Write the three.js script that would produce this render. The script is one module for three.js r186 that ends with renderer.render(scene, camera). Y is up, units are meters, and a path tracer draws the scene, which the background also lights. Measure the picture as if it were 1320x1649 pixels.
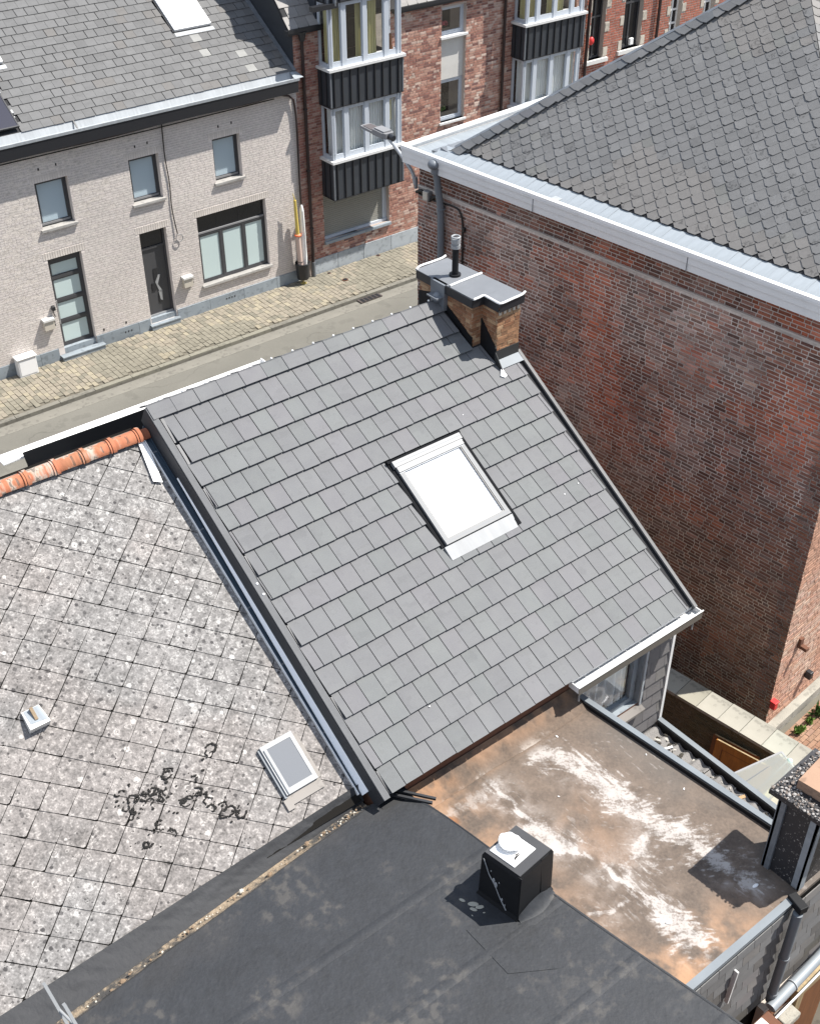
import * as THREE from 'three';
import { mergeGeometries } from 'three/addons/utils/BufferGeometryUtils.js';
import { RoundedBoxGeometry } from 'three/addons/geometries/RoundedBoxGeometry.js';

/* ---------------------------------------------------------------- camera, sky, sun, exposure */
const scene = new THREE.Scene();
const camera = new THREE.PerspectiveCamera(46.415, 819 / 1024, 0.1, 600);
camera.position.set(0, 15.5, 0);
{
  const pitch = 36.77 * Math.PI / 180, yaw = 51.426 * Math.PI / 180;
  camera.lookAt(Math.cos(pitch) * Math.cos(yaw), 15.5 - Math.sin(pitch), -Math.cos(pitch) * Math.sin(yaw));
  camera.updateMatrixWorld(true);
}
const renderer = new THREE.WebGLRenderer({ antialias: true });
renderer.toneMapping = THREE.LinearToneMapping;
renderer.toneMappingExposure = 2.15;
renderer.shadowMap.enabled = true;
const SUN = new THREE.Vector3(0.54, 1, 0.28).normalize();
const sun = new THREE.DirectionalLight(new THREE.Color(1, 0.955, 0.89), 4.0);
sun.target.position.set(10, 3, -13); scene.add(sun.target);
sun.position.copy(sun.target.position).addScaledVector(SUN, 60); sun.castShadow = true;
Object.assign(sun.shadow.camera, { left: -30, right: 30, top: 30, bottom: -30, near: 1, far: 150 });
sun.shadow.mapSize.set(4096, 4096); sun.shadow.bias = -0.0004;
scene.add(sun);

/* ---------------------------------------------------------------- random numbers and noise */
function rngOf(seed) { let a = seed >>> 0; return () => { a = (a + 0x6D2B79F5) | 0; let t = Math.imul(a ^ (a >>> 15), 1 | a); t = (t + Math.imul(t ^ (t >>> 7), 61 | t)) ^ t; return ((t ^ (t >>> 14)) >>> 0) / 4294967296; }; }
const rnd = rngOf(7);
const rr = (a, b) => a + (b - a) * rnd();
function hash(x, y) { let n = (Math.imul(x, 374761393) + Math.imul(y, 668265263)) | 0; n = Math.imul(n ^ (n >>> 13), 1274126177); return ((n ^ (n >>> 16)) >>> 0) / 4294967296; }
function vn(x, y, per) {
  let ix = Math.floor(x), iy = Math.floor(y); const fx = x - ix, fy = y - iy, u = fx * fx * (3 - 2 * fx), v = fy * fy * (3 - 2 * fy);
  let jx = ix + 1, jy = iy + 1;
  if (per) { ix = ((ix % per) + per) % per; iy = ((iy % per) + per) % per; jx = ((jx % per) + per) % per; jy = ((jy % per) + per) % per; }
  const a = hash(ix, iy), b = hash(jx, iy), c = hash(ix, jy), d = hash(jx, jy);
  return a + (b - a) * u + (c - a) * v + (a - b - c + d) * u * v;
}
function fbm(x, y, oct = 4, per = 0) { let s = 0, w = 0.5, t = 0; for (let i = 0; i < oct; i++) { s += w * vn(x + i * 17.3 * (per ? 0 : 1), y, per); t += w; w *= 0.5; x *= 2; y *= 2; per *= 2; } return s / t; }
const clamp = (x, a = 0, b = 1) => Math.min(b, Math.max(a, x));
const sm = (a, b, x) => { const t = clamp((x - a) / (b - a)); return t * t * (3 - 2 * t); };
const mix = (a, b, t) => a + (b - a) * t;
const mix3 = (a, b, t) => [mix(a[0], b[0], t), mix(a[1], b[1], t), mix(a[2], b[2], t)];

{ // the sky: pale summer blue with broken white cloud, the same all round
  const W = 1024, H = 512, d = new Float32Array(W * H * 4);
  for (let j = 0; j < H; j++) for (let i = 0; i < W; i++) {
    const el = ((j + 0.5) / H - 0.5) * Math.PI, az = (i + 0.5) / W * Math.PI * 2, y = Math.sin(el), k = 4 * (j * W + i);
    const h = Math.max(0, y), base = mix3([0.36, 0.40, 0.45], [0.13, 0.20, 0.34], Math.pow(h, 0.55));
    const q = 1.6 / (h + 0.28), px = Math.cos(az) * Math.cos(el) * q, pz = Math.sin(az) * Math.cos(el) * q;
    const c = sm(0.46, 0.66, fbm(px * 1.3 + 40, pz * 1.3 + 40, 5)) * sm(0.0, 0.12, y);
    const col = mix3(base, [0.62, 0.63, 0.65], c * 0.75);
    const g = y < 0 ? [0.16, 0.15, 0.14] : col;
    d[k] = g[0]; d[k + 1] = g[1]; d[k + 2] = g[2]; d[k + 3] = 1;
  }
  const t = new THREE.DataTexture(d, W, H, THREE.RGBAFormat, THREE.FloatType);
  t.mapping = THREE.EquirectangularReflectionMapping; t.minFilter = t.magFilter = THREE.LinearFilter; t.needsUpdate = true;
  scene.background = t; scene.environment = t;
}

/* ---------------------------------------------------------------- textures */
const enc = (x) => { x = clamp(x); return Math.round(255 * (x <= 0.0031308 ? 12.92 * x : 1.055 * Math.pow(x, 1 / 2.4) - 0.055)); };
function tex(size, mx, my, fn, srgb = true) { // fn(x, y in metres) -> linear rgb, or a number for heights
  const d = new Uint8Array(size * size * 4);
  for (let j = 0; j < size; j++) for (let i = 0; i < size; i++) {
    const c = fn((i + 0.5) / size * mx, (j + 0.5) / size * my), k = 4 * (j * size + i);
    if (srgb) { d[k] = enc(c[0]); d[k + 1] = enc(c[1]); d[k + 2] = enc(c[2]); } else d[k] = d[k + 1] = d[k + 2] = Math.round(255 * clamp(c));
    d[k + 3] = 255;
  }
  const t = new THREE.DataTexture(d, size, size, THREE.RGBAFormat);
  t.wrapS = t.wrapT = THREE.RepeatWrapping; t.magFilter = THREE.LinearFilter; t.minFilter = THREE.LinearMipmapLinearFilter; t.generateMipmaps = true;
  t.repeat.set(1 / mx, 1 / my); if (srgb) t.colorSpace = THREE.SRGBColorSpace; t.needsUpdate = true;
  return t;
}
const grey = (f) => { const v = f; return [v, v, v]; };
const T = {};
T.grain = tex(512, 1, 1, (x, y) => grey(0.80 + 0.20 * fbm(x * 8, y * 8, 6, 8) + 0.12 * (fbm(x * 64, y * 64, 2, 64) - 0.5)));
T.grainB = tex(512, 1, 1, (x, y) => 0.5 * fbm(x * 16, y * 16, 5, 16) + 0.5 * fbm(x * 90, y * 90, 2, 90), false);
T.tile = tex(512, 2.4, 2.4, (x, y) => { const a = fbm(x * 2.5, y * 2.5, 4, 6), b = fbm(x * 10, y * 10, 4, 24), c = fbm(x * 2.5 + 4 * b, y * 10, 3, 0), s = fbm(x * 60, y * 60, 2, 144); const v = 0.86 + 0.16 * a + 0.07 * (b - 0.5) - 0.07 * sm(0.55, 0.7, c) + 0.05 * (s - 0.5); return [v, v * (1 + 0.02 * (a - 0.5)), v * (1.005 - 0.03 * (b - 0.5))]; });
T.blot = tex(512, 2, 2, (x, y) => { const a = fbm(x * 2, y * 2, 6, 4), b = fbm(x * 10, y * 10, 4, 20); return grey(0.72 + 0.34 * a * (0.6 + 0.5 * b)); });
T.brick = tex(512, 1, 1, (x, y) => { const a = fbm(x * 10, y * 10, 5, 10), b = fbm(x * 50, y * 50, 3, 50); return grey(clamp(0.62 + 0.5 * a - 0.35 * sm(0.62, 0.8, b))); });
T.slate = tex(512, 1, 1, (x, y) => { const a = fbm(x * 3, y * 9, 5, 9), b = fbm(x * 40 + 3, y * 40, 3, 40); return grey(0.78 + 0.22 * a + 0.14 * (b - 0.5)); });
T.slateWorn = tex(1024, 3, 3, (x, y) => { const a = fbm(x * 3, y * 9, 5, 0), b = fbm(x * 40 + 3, y * 40, 3, 0), w = fbm(x * 5 + 30, y * 5, 5, 0), st = fbm(x * 4 + y * 9, x * 16 - y * 6, 4, 0); const v = (0.80 + 0.22 * a + 0.14 * (b - 0.5)) * (1 - 0.45 * sm(0.62, 0.72, w) * sm(0.45, 0.6, b)) + 0.45 * sm(0.68, 0.76, st) * sm(0.55, 0.65, b); return [v, v * 0.99, v * 0.975]; });
T.slateB = tex(512, 1, 1, (x, y) => fbm(x * 6, y * 18, 5, 18), false);
T.zinc = tex(512, 1.5, 1.5, (x, y) => { const a = fbm(x * 4, y * 4, 5, 6), b = fbm(x * 20, y * 2, 4, 30); const v = 0.74 + 0.3 * a * b + 0.1 * (b - 0.5); return [v * 0.985, v, v * 1.01]; });
T.road = tex(1024, 8, 8, (x, y) => { const a = fbm(x * 0.75, y * 0.75, 5, 6), b = fbm(x * 60, y * 60, 2, 480), c = Math.abs(fbm(x * 0.5 + 3, y * 0.5, 5, 4) - 0.5), o = fbm(x * 3, y * 3, 4, 24); const v = 0.76 + 0.30 * a + 0.16 * (b - 0.5) - 0.16 * sm(0.008, 0.003, c) - 0.12 * sm(0.62, 0.72, o); return [v, v * 0.995, v * 0.97]; });
T.concrete = tex(512, 2, 2, (x, y) => { const a = fbm(x * 2, y * 2, 6, 4), b = fbm(x * 12, y * 12, 4, 24); const v = 0.6 + 0.45 * a - 0.2 * sm(0.55, 0.75, b); return [v, v * 0.99, v * 0.96]; });
T.wood = tex(512, 1, 1, (x, y) => { const w = fbm(x * 30 + 2 * fbm(x * 2, y * 2, 2, 2), y * 2, 4, 0); return grey(0.6 + 0.5 * w); });
T.plaster = tex(512, 1, 1, (x, y) => grey(0.9 + 0.14 * fbm(x * 5, y * 5, 5, 5)));

// old fibre-cement slates: grey, white lichen rings, dark lichen dots and moss, over the whole roof (x -2..5.4 m, 0..5.6 m down the slope)
{
  const S = 2048, mx = 7.4, my = 5.6, white = new Float32Array(S * S), black = new Float32Array(S * S), r2 = rngOf(11);
  const splat = (arr, cx, cy, rad, ring, amt) => {
    const px = (cx + 2) / mx * S, py = cy / my * S, R = rad * S / mx, RY = rad * S / my, w = Math.ceil(R * 1.5), wy = Math.ceil(RY * 1.5), s = r2() * 100;
    for (let j = -wy; j <= wy; j++) for (let i = -w; i <= w; i++) {
      const X = Math.round(px + i), Yy = Math.round(py + j); if (X < 0 || Yy < 0 || X >= S || Yy >= S) continue;
      const ang = Math.atan2(j / RY, i / R), d = Math.hypot(i / R, j / RY) * (0.8 + 0.45 * vn(2 * Math.cos(ang) + s, 2 * Math.sin(ang) + s, 0));
      const v = ring ? Math.exp(-Math.pow((d - 0.85) / 0.2, 2)) * sm(0.28, 0.5, vn(i * 0.35 + s, j * 0.35 + s * 2, 0)) : 1 - sm(0.72, 1.0, d);
      const k = Yy * S + X; arr[k] = Math.max(arr[k], v * amt);
    }
  };
  const dens = (x, y) => clamp(0.15 + 0.9 * sm(0.50, 0.68, fbm(x * 0.9 + 9, y * 0.9 + 4, 3)) + 0.55 * (1 - sm(0.2, 2.2, y)) - 0.35 * sm(2.4, 4.4, y), 0.04, 1);
  for (let n = 0; n < 4600; n++) { const x = -2 + r2() * mx, y = r2() * my; if (r2() < dens(x, y)) splat(white, x, y, 0.010 + 0.032 * r2() * r2() + 0.006, r2() < 0.8, 0.3 + 0.6 * r2()); }
  for (let n = 0; n < 5200; n++) { const x = -2 + r2() * mx, y = r2() * my, f = sm(0.4, 0.62, fbm(x * 1.3, y * 1.3 + 30, 3)); if (r2() < 0.3 + 0.7 * f) splat(black, x, y, 0.006 + 0.022 * Math.pow(r2(), 2.6), false, 0.7 + 0.3 * r2()); }
  T.lichen = tex(S, mx, my, (x, y) => {
    const k = Math.min(S - 1, Math.floor(y / my * S)) * S + Math.min(S - 1, Math.floor(x / mx * S));
    const a = fbm(x * 2.2, y * 2.2, 5), b = fbm(x * 22, y * 22, 4), c = fbm(x * 60 + 5, y * 60, 3), sp = fbm(x * 110, y * 110, 2);
    const v = 0.180 + 0.09 * (a - 0.5) + 0.17 * (b - 0.5) + 0.16 * (c - 0.5);
    let col = [v * 1.045, v, v * 0.965];
    col = mix3(col, [0.45, 0.44, 0.42], clamp(white[k] * 0.92 + 0.45 * sm(0.60, 0.74, c) * sm(0.45, 0.6, b)));
    col = mix3(col, [0.035, 0.033, 0.034], clamp(black[k] * 0.9 + 0.55 * sm(0.70, 0.80, sp) * sm(0.5, 0.62, a)));
    const w = fbm(x * 0.8 + 50, y * 0.8, 4); return mix3(col, [col[0] * 1.04, col[1], col[2] * 0.98], sm(0.45, 0.65, w));
  });
  T.lichen.wrapS = T.lichen.wrapT = THREE.ClampToEdgeWrapping;
  T.lichenB = tex(1024, 2, 2, (x, y) => 0.5 * fbm(x * 15, y * 15, 5, 30) + 0.5 * fbm(x * 70, y * 70, 3, 140), false);
}
// brown flat roof: worn rubbery felt, ochre silt, smeared white filler along the seams (x 5.4..9.0, z -7.4..-3.4)
{
  const X0 = 5.4, Z0 = -7.4, mx = 3.6, my = 4.0;
  const paths = [[[7.50, -7.05], [7.62, -6.4], [7.72, -5.97], [7.76, -5.32], [7.93, -4.63], [8.0, -4.0]], [[6.72, -6.95], [6.70, -6.4], [6.70, -5.85], [6.92, -5.11], [7.0, -4.44], [6.98, -3.9]], [[5.95, -6.82], [6.35, -6.80], [6.76, -6.84]], [[7.06, -5.02], [7.38, -5.05], [7.70, -5.2]], [[6.33, -4.85], [6.55, -4.72], [6.75, -4.72]]];
  const amp = [1, 1, 0.5, 0.85, 0.8], wid = [0.165, 0.12, 0.08, 0.15, 0.09];
  const seg = (x, z, p) => { let best = 9; for (let i = 0; i + 1 < p.length; i++) { const [ax, az] = p[i], [bx, bz] = p[i + 1], dx = bx - ax, dz = bz - az, t = clamp(((x - ax) * dx + (z - az) * dz) / (dx * dx + dz * dz)); best = Math.min(best, Math.hypot(x - ax - dx * t, z - az - dz * t)); } return best; };
  T.brown = tex(2048, mx, my, (u, v) => {
    const x = X0 + u, z = Z0 + v;
    const a = fbm(x * 1.1, z * 1.1, 5), b = fbm(x * 6, z * 6, 5), c = fbm(x * 40, z * 40, 3), st = fbm(x * 9 + z * 5, z * 26 - x * 14, 4), st2 = fbm(x * 30, z * 7 + 9, 4);
    let col = [0.138, 0.102, 0.077]; const g = 0.78 + 0.5 * (b - 0.5) + 0.36 * (c - 0.5) + 0.35 * (a - 0.5); col = col.map((q) => q * g * 1.12);
    const och = clamp(sm(6.75, 5.75, x) * 0.75 + sm(-4.35, -3.75, z) * sm(8.3, 6.8, x) * 0.95 + sm(-6.9, -7.15, z) * 0.5 + 0.5 * sm(0.56, 0.70, a) * sm(7.9, 6.6, x)) * sm(0.30, 0.60, b * 0.6 + a * 0.45);
    col = mix3(col, [0.35, 0.20, 0.11].map((q) => q * (0.75 + 0.5 * b)), och * 0.85);
    col = mix3(col, [0.30, 0.115, 0.03], 0.8 * sm(0.16, 0.03, Math.hypot(x - 5.93, z + 6.72) * (0.7 + 0.8 * b)));
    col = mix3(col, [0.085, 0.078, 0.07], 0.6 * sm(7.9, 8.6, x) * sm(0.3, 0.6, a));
    let wv = 0; const sw = fbm(x * 1.3 + 70, z * 1.3, 2), s3 = fbm((x + z) * 8, (x - z) * 26, 4), br = mix(mix(st, s3, sm(0.40, 0.5, sw)), st2, sm(0.52, 0.62, sw)), fine = fbm(x * 55, z * 55, 3);
    for (let i = 0; i < paths.length; i++) {
      const d = seg(x + 0.14 * (b - 0.5), z + 0.14 * (a - 0.5), paths[i]), thick = wid[i] * (0.35 + 1.35 * sm(0.42, 0.60, fbm(x * 1.9 + i * 9, z * 1.9, 3)));
      wv = Math.max(wv, amp[i] * sm(-0.15, 0.72, (1 - d / thick) * 0.75 + 1.7 * (br - 0.5) + 0.9 * (b - 0.5) + 0.35 * (fine - 0.5)), 0.34 * amp[i] * sm(0.42, 0.05, d) * sm(0.40, 0.58, a * 0.5 + b * 0.5));
      wv = Math.max(wv, amp[i] * 0.6 * sm(0.54, 0.74, br * 0.65 + b * 0.30 + fine * 0.1) * (1 - sm(0.05, 0.42, d)));
    }
    wv = Math.max(wv, 0.35 * sm(0.64, 0.74, br) * sm(0.50, 0.60, a)); wv *= 0.55 + 0.6 * sm(0.35, 0.6, fine * 0.5 + b * 0.5);
    wv *= sm(-7.0, -6.8, z);
    col = mix3(col, [0.42, 0.39, 0.365].map((q) => q * (0.72 + 0.42 * b)), Math.pow(clamp(wv), 1.15) * 0.84);
    return col;
  });
  T.brown.wrapS = T.brown.wrapT = THREE.ClampToEdgeWrapping;
  T.brownB = tex(1024, 2, 2, (x, y) => 0.6 * fbm(x * 6, y * 6, 5, 12) + 0.4 * fbm(x * 50, y * 50, 3, 100), false);
}
T.hallMortar = tex(1024, 9, 9, (x, y) => { const a = fbm(x * 0.8 + 3, y * 0.8, 4), b = fbm(x * 3, y * 3, 4), c = fbm(x * 25, y * 25, 3), w = sm(0.30, 0.60, a * 0.6 + b * 0.4), v = (0.34 + 0.26 * w) * (0.72 + 0.56 * c); return mix3([v, v * 0.89, v * 0.80], [v * 0.92, v * 0.78, v * 0.58], sm(5.0, 2.4, y) * 0.8); });
// dark bitumen roof with dried puddle dust
T.dark = tex(2048, 6, 6, (x, y) => {
  const a = fbm(x * 0.67, y * 0.67, 5, 4), b = fbm(x * 2, y * 2, 6, 12), c = fbm(x * 12, y * 12, 4, 72), d = fbm(x * 60, y * 60, 2, 360), wv = fbm(x * 1.5 + 2 * b, y * 1.5 + 2 * a, 5, 0);
  let col = [0.040, 0.044, 0.051]; const g = 0.8 + 0.5 * (b - 0.5) + 0.35 * (c - 0.5) + 0.25 * (d - 0.5); col = col.map((q) => q * g);
  const dust = sm(0.50, 0.60, b) * sm(0.46, 0.60, c) * 0.5 + 0.35 * sm(0.55, 0.75, a);
  col = mix3(col, [0.105, 0.092, 0.078], clamp(dust) * 0.55);
  col = mix3(col, [0.125, 0.115, 0.10], 0.45 * sm(0.60, 0.70, c) * sm(0.53, 0.66, b));
  return col;
});
T.darkB = tex(1024, 3, 3, (x, y) => 0.6 * fbm(x * 2, y * 2, 5, 6) + 0.4 * fbm(x * 26, y * 26, 4, 78), false);
T.silt = tex(1024, 6, 6, (x, y) => { const a = fbm(x * 2, y * 2, 5, 12), b = fbm(x * 20, y * 20, 4, 120), c = fbm(x * 60, y * 60, 2, 360); return mix3([0.055, 0.052, 0.048], [0.27, 0.21, 0.145].map((q) => q * (0.6 + 0.8 * c)), sm(0.36, 0.60, a * 0.6 + b * 0.42)); });
T.clay = tex(512, 1, 1, (x, y) => { const a = fbm(x * 5, y * 5, 5, 5), b = fbm(x * 22, y * 22, 4, 22), c = fbm(x * 9 + 3, y * 9, 4, 9); let k = [0.40 + 0.14 * (a - 0.5), 0.145, 0.075]; k = k.map((q) => q * (0.65 + 0.6 * b)); k = mix3(k, [0.42, 0.36, 0.30], 0.9 * sm(0.46, 0.62, c * 0.6 + b * 0.42)); return mix3(k, [0.05, 0.045, 0.035], 0.7 * sm(0.62, 0.74, b)); });
T.pebble = tex(512, 0.6, 0.6, (x, y) => { const b = fbm(x * 40, y * 40, 3, 24), c = fbm(x * 110, y * 110, 2, 66); return mix3([0.022, 0.022, 0.025], [0.36, 0.34, 0.32], sm(0.70, 0.78, b * 0.55 + c * 0.5)); });

/* ---------------------------------------------------------------- materials */
const lin = (c) => new THREE.Color().setRGB(c[0], c[1], c[2]);
const std = (c, rough, o = {}) => new THREE.MeshStandardMaterial({ color: lin(c), roughness: rough, metalness: 0, ...o });
const M = {
  mortarHall: std([0.50, 0.455, 0.41], 0.95, { map: T.plaster }), mortarBay: std([0.50, 0.42, 0.37], 0.95, { map: T.plaster }), mortarPaint: std([0.69, 0.63, 0.59], 0.9, { map: T.plaster }), mortarRed: std([0.46, 0.41, 0.36], 0.95, { map: T.plaster }),
  deck: std([0.022, 0.022, 0.024], 0.9), mossDeck: new THREE.MeshPhysicalMaterial({ color: lin([0.012, 0.011, 0.010]), roughness: 1, specularIntensity: 0.2 }),
  lichen: std([1, 1, 1], 0.95, { map: T.lichen, bumpMap: T.lichenB, bumpScale: 0.006 }),
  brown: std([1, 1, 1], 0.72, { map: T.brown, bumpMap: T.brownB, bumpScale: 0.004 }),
  dark: std([0.55, 0.56, 0.58], 0.66, { map: T.dark, bumpMap: T.darkB, bumpScale: 0.007 }),
  membrane: std([0.040, 0.042, 0.046], 0.55, { map: T.blot, bumpMap: T.darkB, bumpScale: 0.01 }),
  blackPaint: new THREE.MeshPhysicalMaterial({ color: lin([0.012, 0.0125, 0.014]), roughness: 0.55, specularIntensity: 0.45, map: T.blot }),
  zinc: std([0.33, 0.36, 0.385], 0.55, { map: T.zinc, metalness: 0.15 }), zincDark: std([0.06, 0.09, 0.125], 0.4, { map: T.zinc, metalness: 0.3 }), zincWhite: std([0.42, 0.44, 0.455], 0.6, { map: T.zinc }), zincGrey: std([0.20, 0.215, 0.235], 0.5, { map: T.zinc, metalness: 0.2 }),
  white: std([0.74, 0.74, 0.73], 0.45, { map: T.plaster }), offWhite: std([0.62, 0.615, 0.59], 0.55, { map: T.plaster }), whiteSheet: std([0.80, 0.80, 0.79], 0.5),
  anthracite: std([0.075, 0.078, 0.085], 0.5, { map: T.grain }), anthraciteFrame: std([0.055, 0.056, 0.06], 0.45), verge: std([0.115, 0.118, 0.123], 0.75, { map: T.grain }),
  sillGrey: std([0.42, 0.41, 0.40], 0.7, { map: T.concrete }), voidBlack: new THREE.MeshPhysicalMaterial({ color: lin([0.010, 0.0105, 0.012]), roughness: 0.9, specularIntensity: 0.25 }), blackMetal: std([0.018, 0.019, 0.022], 0.4), bayPanel: std([0.040, 0.046, 0.055], 0.45, { map: T.blot }), bayFrame: std([0.46, 0.50, 0.55], 0.45), baySill: std([0.66, 0.66, 0.65], 0.6, { map: T.plaster }),
  bluestone: std([0.30, 0.345, 0.39], 0.75, { map: T.concrete }), paleStone: std([0.40, 0.42, 0.44], 0.75, { map: T.concrete }), sand: std([0.58, 0.53, 0.46], 0.9, { map: T.concrete }),
  frost: std([0.40, 0.49, 0.54], 0.3), frostPale: std([0.50, 0.60, 0.59], 0.2), glassDark: std([0.012, 0.013, 0.016], 0.06),
  glass: new THREE.MeshPhysicalMaterial({ color: 0xffffff, transmission: 1, thickness: 0, roughness: 0.02, ior: 1.5 }),
  room: std([0.03, 0.026, 0.024], 1), curtainWhite: std([0.62, 0.66, 0.66], 0.9), curtainYellow: std([0.50, 0.47, 0.24], 0.9), curtainLace: std([0.66, 0.70, 0.74], 0.9),
  road: std([0.160, 0.154, 0.136], 0.9, { map: T.road }), gutterStone: std([0.215, 0.206, 0.182], 0.9, { map: T.concrete }), kerbStone: std([0.19, 0.18, 0.155], 0.9, { map: T.concrete }), earth: std([0.12, 0.105, 0.085], 1, { map: T.concrete }), sandJoint: std([0.16, 0.145, 0.115], 1, { map: T.blot }),
  clay: std([1, 1, 1], 0.9, { map: T.clay, bumpMap: T.grainB, bumpScale: 0.004 }), mortarRidge: std([0.30, 0.275, 0.24], 0.95, { map: T.concrete }),
  lampGrey: std([0.20, 0.20, 0.205], 0.5), lampDark: std([0.09, 0.075, 0.07], 0.4), lightMetal: std([0.36, 0.37, 0.38], 0.45, { metalness: 0.4 }), pipeGrey: std([0.155, 0.175, 0.195], 0.55, { map: T.blot }), pipeRed: std([0.030, 0.016, 0.014], 0.5),
  cable: std([0.014, 0.012, 0.011], 0.6), stoneCap: std([0.40, 0.385, 0.34], 0.9, { map: T.concrete, bumpMap: T.grainB, bumpScale: 0.005 }), wood: std([0.42, 0.155, 0.022], 0.4, { map: T.wood }), woodDark: std([0.20, 0.075, 0.025], 0.5, { map: T.wood }),
  corrug: std([0.40, 0.385, 0.37], 0.95, { map: T.blot, bumpMap: T.grainB, bumpScale: 0.008 }), pebble: std([1, 1, 1], 0.5, { map: T.pebble }), panelGrey: std([0.56, 0.55, 0.52], 0.8, { map: T.plaster }), shutter: std([0.245, 0.24, 0.21], 0.6),
  orangeStone: std([0.42, 0.27, 0.19], 0.9, { map: T.concrete }), yellow: std([0.55, 0.42, 0.10], 0.5), orange: std([0.75, 0.16, 0.06], 0.5), red: std([0.62, 0.035, 0.035], 0.4), rust: std([0.15, 0.066, 0.038], 0.9, { map: T.blot }), beige: std([0.50, 0.46, 0.39], 0.5), alu: std([0.30, 0.31, 0.315], 0.5, { metalness: 0.2 }),
  trim: std([0.20, 0.225, 0.245], 0.6, { map: T.blot }), debris: std([0.27, 0.205, 0.135], 1, { map: T.blot, bumpMap: T.grainB, bumpScale: 0.012 }), solar: std([0.028, 0.028, 0.042], 0.25), leaf: std([0.10, 0.17, 0.025], 0.8), leafDark: std([0.055, 0.11, 0.02], 0.8), paneGrey: std([0.095, 0.105, 0.122], 0.6), tan: std([0.36, 0.27, 0.15], 0.7, { map: T.wood }),
};
const tinted = new Map();
function tint(c, rough, map, extra = {}) { // one material per rounded colour
  const L = Math.max(0.004, (c[0] + c[1] + c[2]) / 3), Lq = Math.exp(Math.round(Math.log(L) * 12) / 12), key = c.map((q) => Lq * Math.round(q / L * 22) / 22), id = key.map((q) => q.toFixed(3)).join() + rough + map.uuid;
  if (!tinted.has(id)) tinted.set(id, std(key, rough, { map, ...extra }));
  return tinted.get(id);
}

/* ---------------------------------------------------------------- naming and grouping */
const used = new Map();
function numbered(name) { const n = used.get(name) || 0; used.set(name, n + 1); return n ? `${name}_${String(n).padStart(3, '0')}` : name; }
function thing(name, label, category, group) { const o = new THREE.Group(); o.name = numbered(name); o.userData = { label, category }; if (group) o.userData.group = group; scene.add(o); return o; }
function mesh(name, geo, mat, parent) { const m = new THREE.Mesh(Array.isArray(geo) ? (geo.length > 1 ? mergeGeometries(geo.map(plain)) : geo[0]) : geo, mat); m.name = name; m.castShadow = m.receiveShadow = true; parent.add(m); return m; }
function plain(g) { const q = g.index ? g.toNonIndexed() : g; for (const k of Object.keys(q.attributes)) if (!['position', 'normal', 'uv'].includes(k)) q.deleteAttribute(k); return q; }
function struct(name, geo, mat) { const m = mesh(numbered(name), geo, mat, scene); m.userData.kind = 'structure'; return m; }
function sub(name, parent) { const g = new THREE.Group(); g.name = name; parent.add(g); return g; }

/* ---------------------------------------------------------------- geometry */
const V = (x, y, z) => new THREE.Vector3(x, y, z);
class Basis { constructor(o, u, v) { this.o = o; this.u = u.clone().normalize(); this.v = v.clone().normalize(); this.n = this.u.clone().cross(this.v).normalize(); this.m = new THREE.Matrix4().makeBasis(this.u, this.v, this.n).setPosition(o); this.q = new THREE.Quaternion().setFromRotationMatrix(this.m); }
  p(a, b, c = 0) { return this.o.clone().addScaledVector(this.u, a).addScaledVector(this.v, b).addScaledVector(this.n, c); } }
const WORLD = new Basis(V(0, 0, 0), V(1, 0, 0), V(0, 1, 0));
function fromTris(pos, uv) { const g = new THREE.BufferGeometry(); g.setAttribute('position', new THREE.Float32BufferAttribute(pos, 3)); g.setAttribute('uv', new THREE.Float32BufferAttribute(uv, 2)); g.computeVertexNormals(); return g; }
// a prism over a convex outline; top(a, b) and bottom(a, b) give the height of its two faces
function prism(B, poly, top, bottom, uo = 0, vo = 0) {
  let area = 0; for (let i = 0; i < poly.length; i++) { const [x, y] = poly[i], [X, Y] = poly[(i + 1) % poly.length]; area += x * Y - X * y; }
  if (area < 0) poly = [...poly].reverse();
  const pos = [], uv = [], t = poly.map(([a, b]) => B.p(a, b, typeof top === 'function' ? top(a, b) : top)), d = poly.map(([a, b]) => B.p(a, b, typeof bottom === 'function' ? bottom(a, b) : bottom));
  const put = (p, a, b) => { pos.push(p.x, p.y, p.z); uv.push(a + uo, b + vo); };
  for (let i = 1; i + 1 < poly.length; i++) { for (const k of [0, i, i + 1]) put(t[k], ...poly[k]); for (const k of [0, i + 1, i]) put(d[k], ...poly[k]); }
  for (let i = 0; i < poly.length; i++) { const j = (i + 1) % poly.length, l = Math.hypot(poly[j][0] - poly[i][0], poly[j][1] - poly[i][1]), h = t[i].distanceTo(d[i]); put(d[i], 0, 0); put(d[j], l, 0); put(t[j], l, h); put(d[i], 0, 0); put(t[j], l, h); put(t[i], 0, h); }
  return fromTris(pos, uv);
}
function clip(poly, a, b, c) { // keep a x + b y <= c
  const out = []; for (let i = 0; i < poly.length; i++) { const P = poly[i], Q = poly[(i + 1) % poly.length], dp = a * P[0] + b * P[1] - c, dq = a * Q[0] + b * Q[1] - c; if (dp <= 0) out.push(P); if (dp * dq < 0) { const t = dp / (dp - dq); out.push([P[0] + t * (Q[0] - P[0]), P[1] + t * (Q[1] - P[1])]); } } return out;
}
const areaOf = (p) => { let s = 0; for (let i = 0; i < p.length; i++) { const [x, y] = p[i], [X, Y] = p[(i + 1) % p.length]; s += x * Y - X * y; } return Math.abs(s / 2); };
function boxB(B, a0, a1, b0, b1, c0, c1, uo = 0, vo = 0) { return prism(B, [[a0, b0], [a1, b0], [a1, b1], [a0, b1]], c1, c0, uo, vo); }
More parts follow.
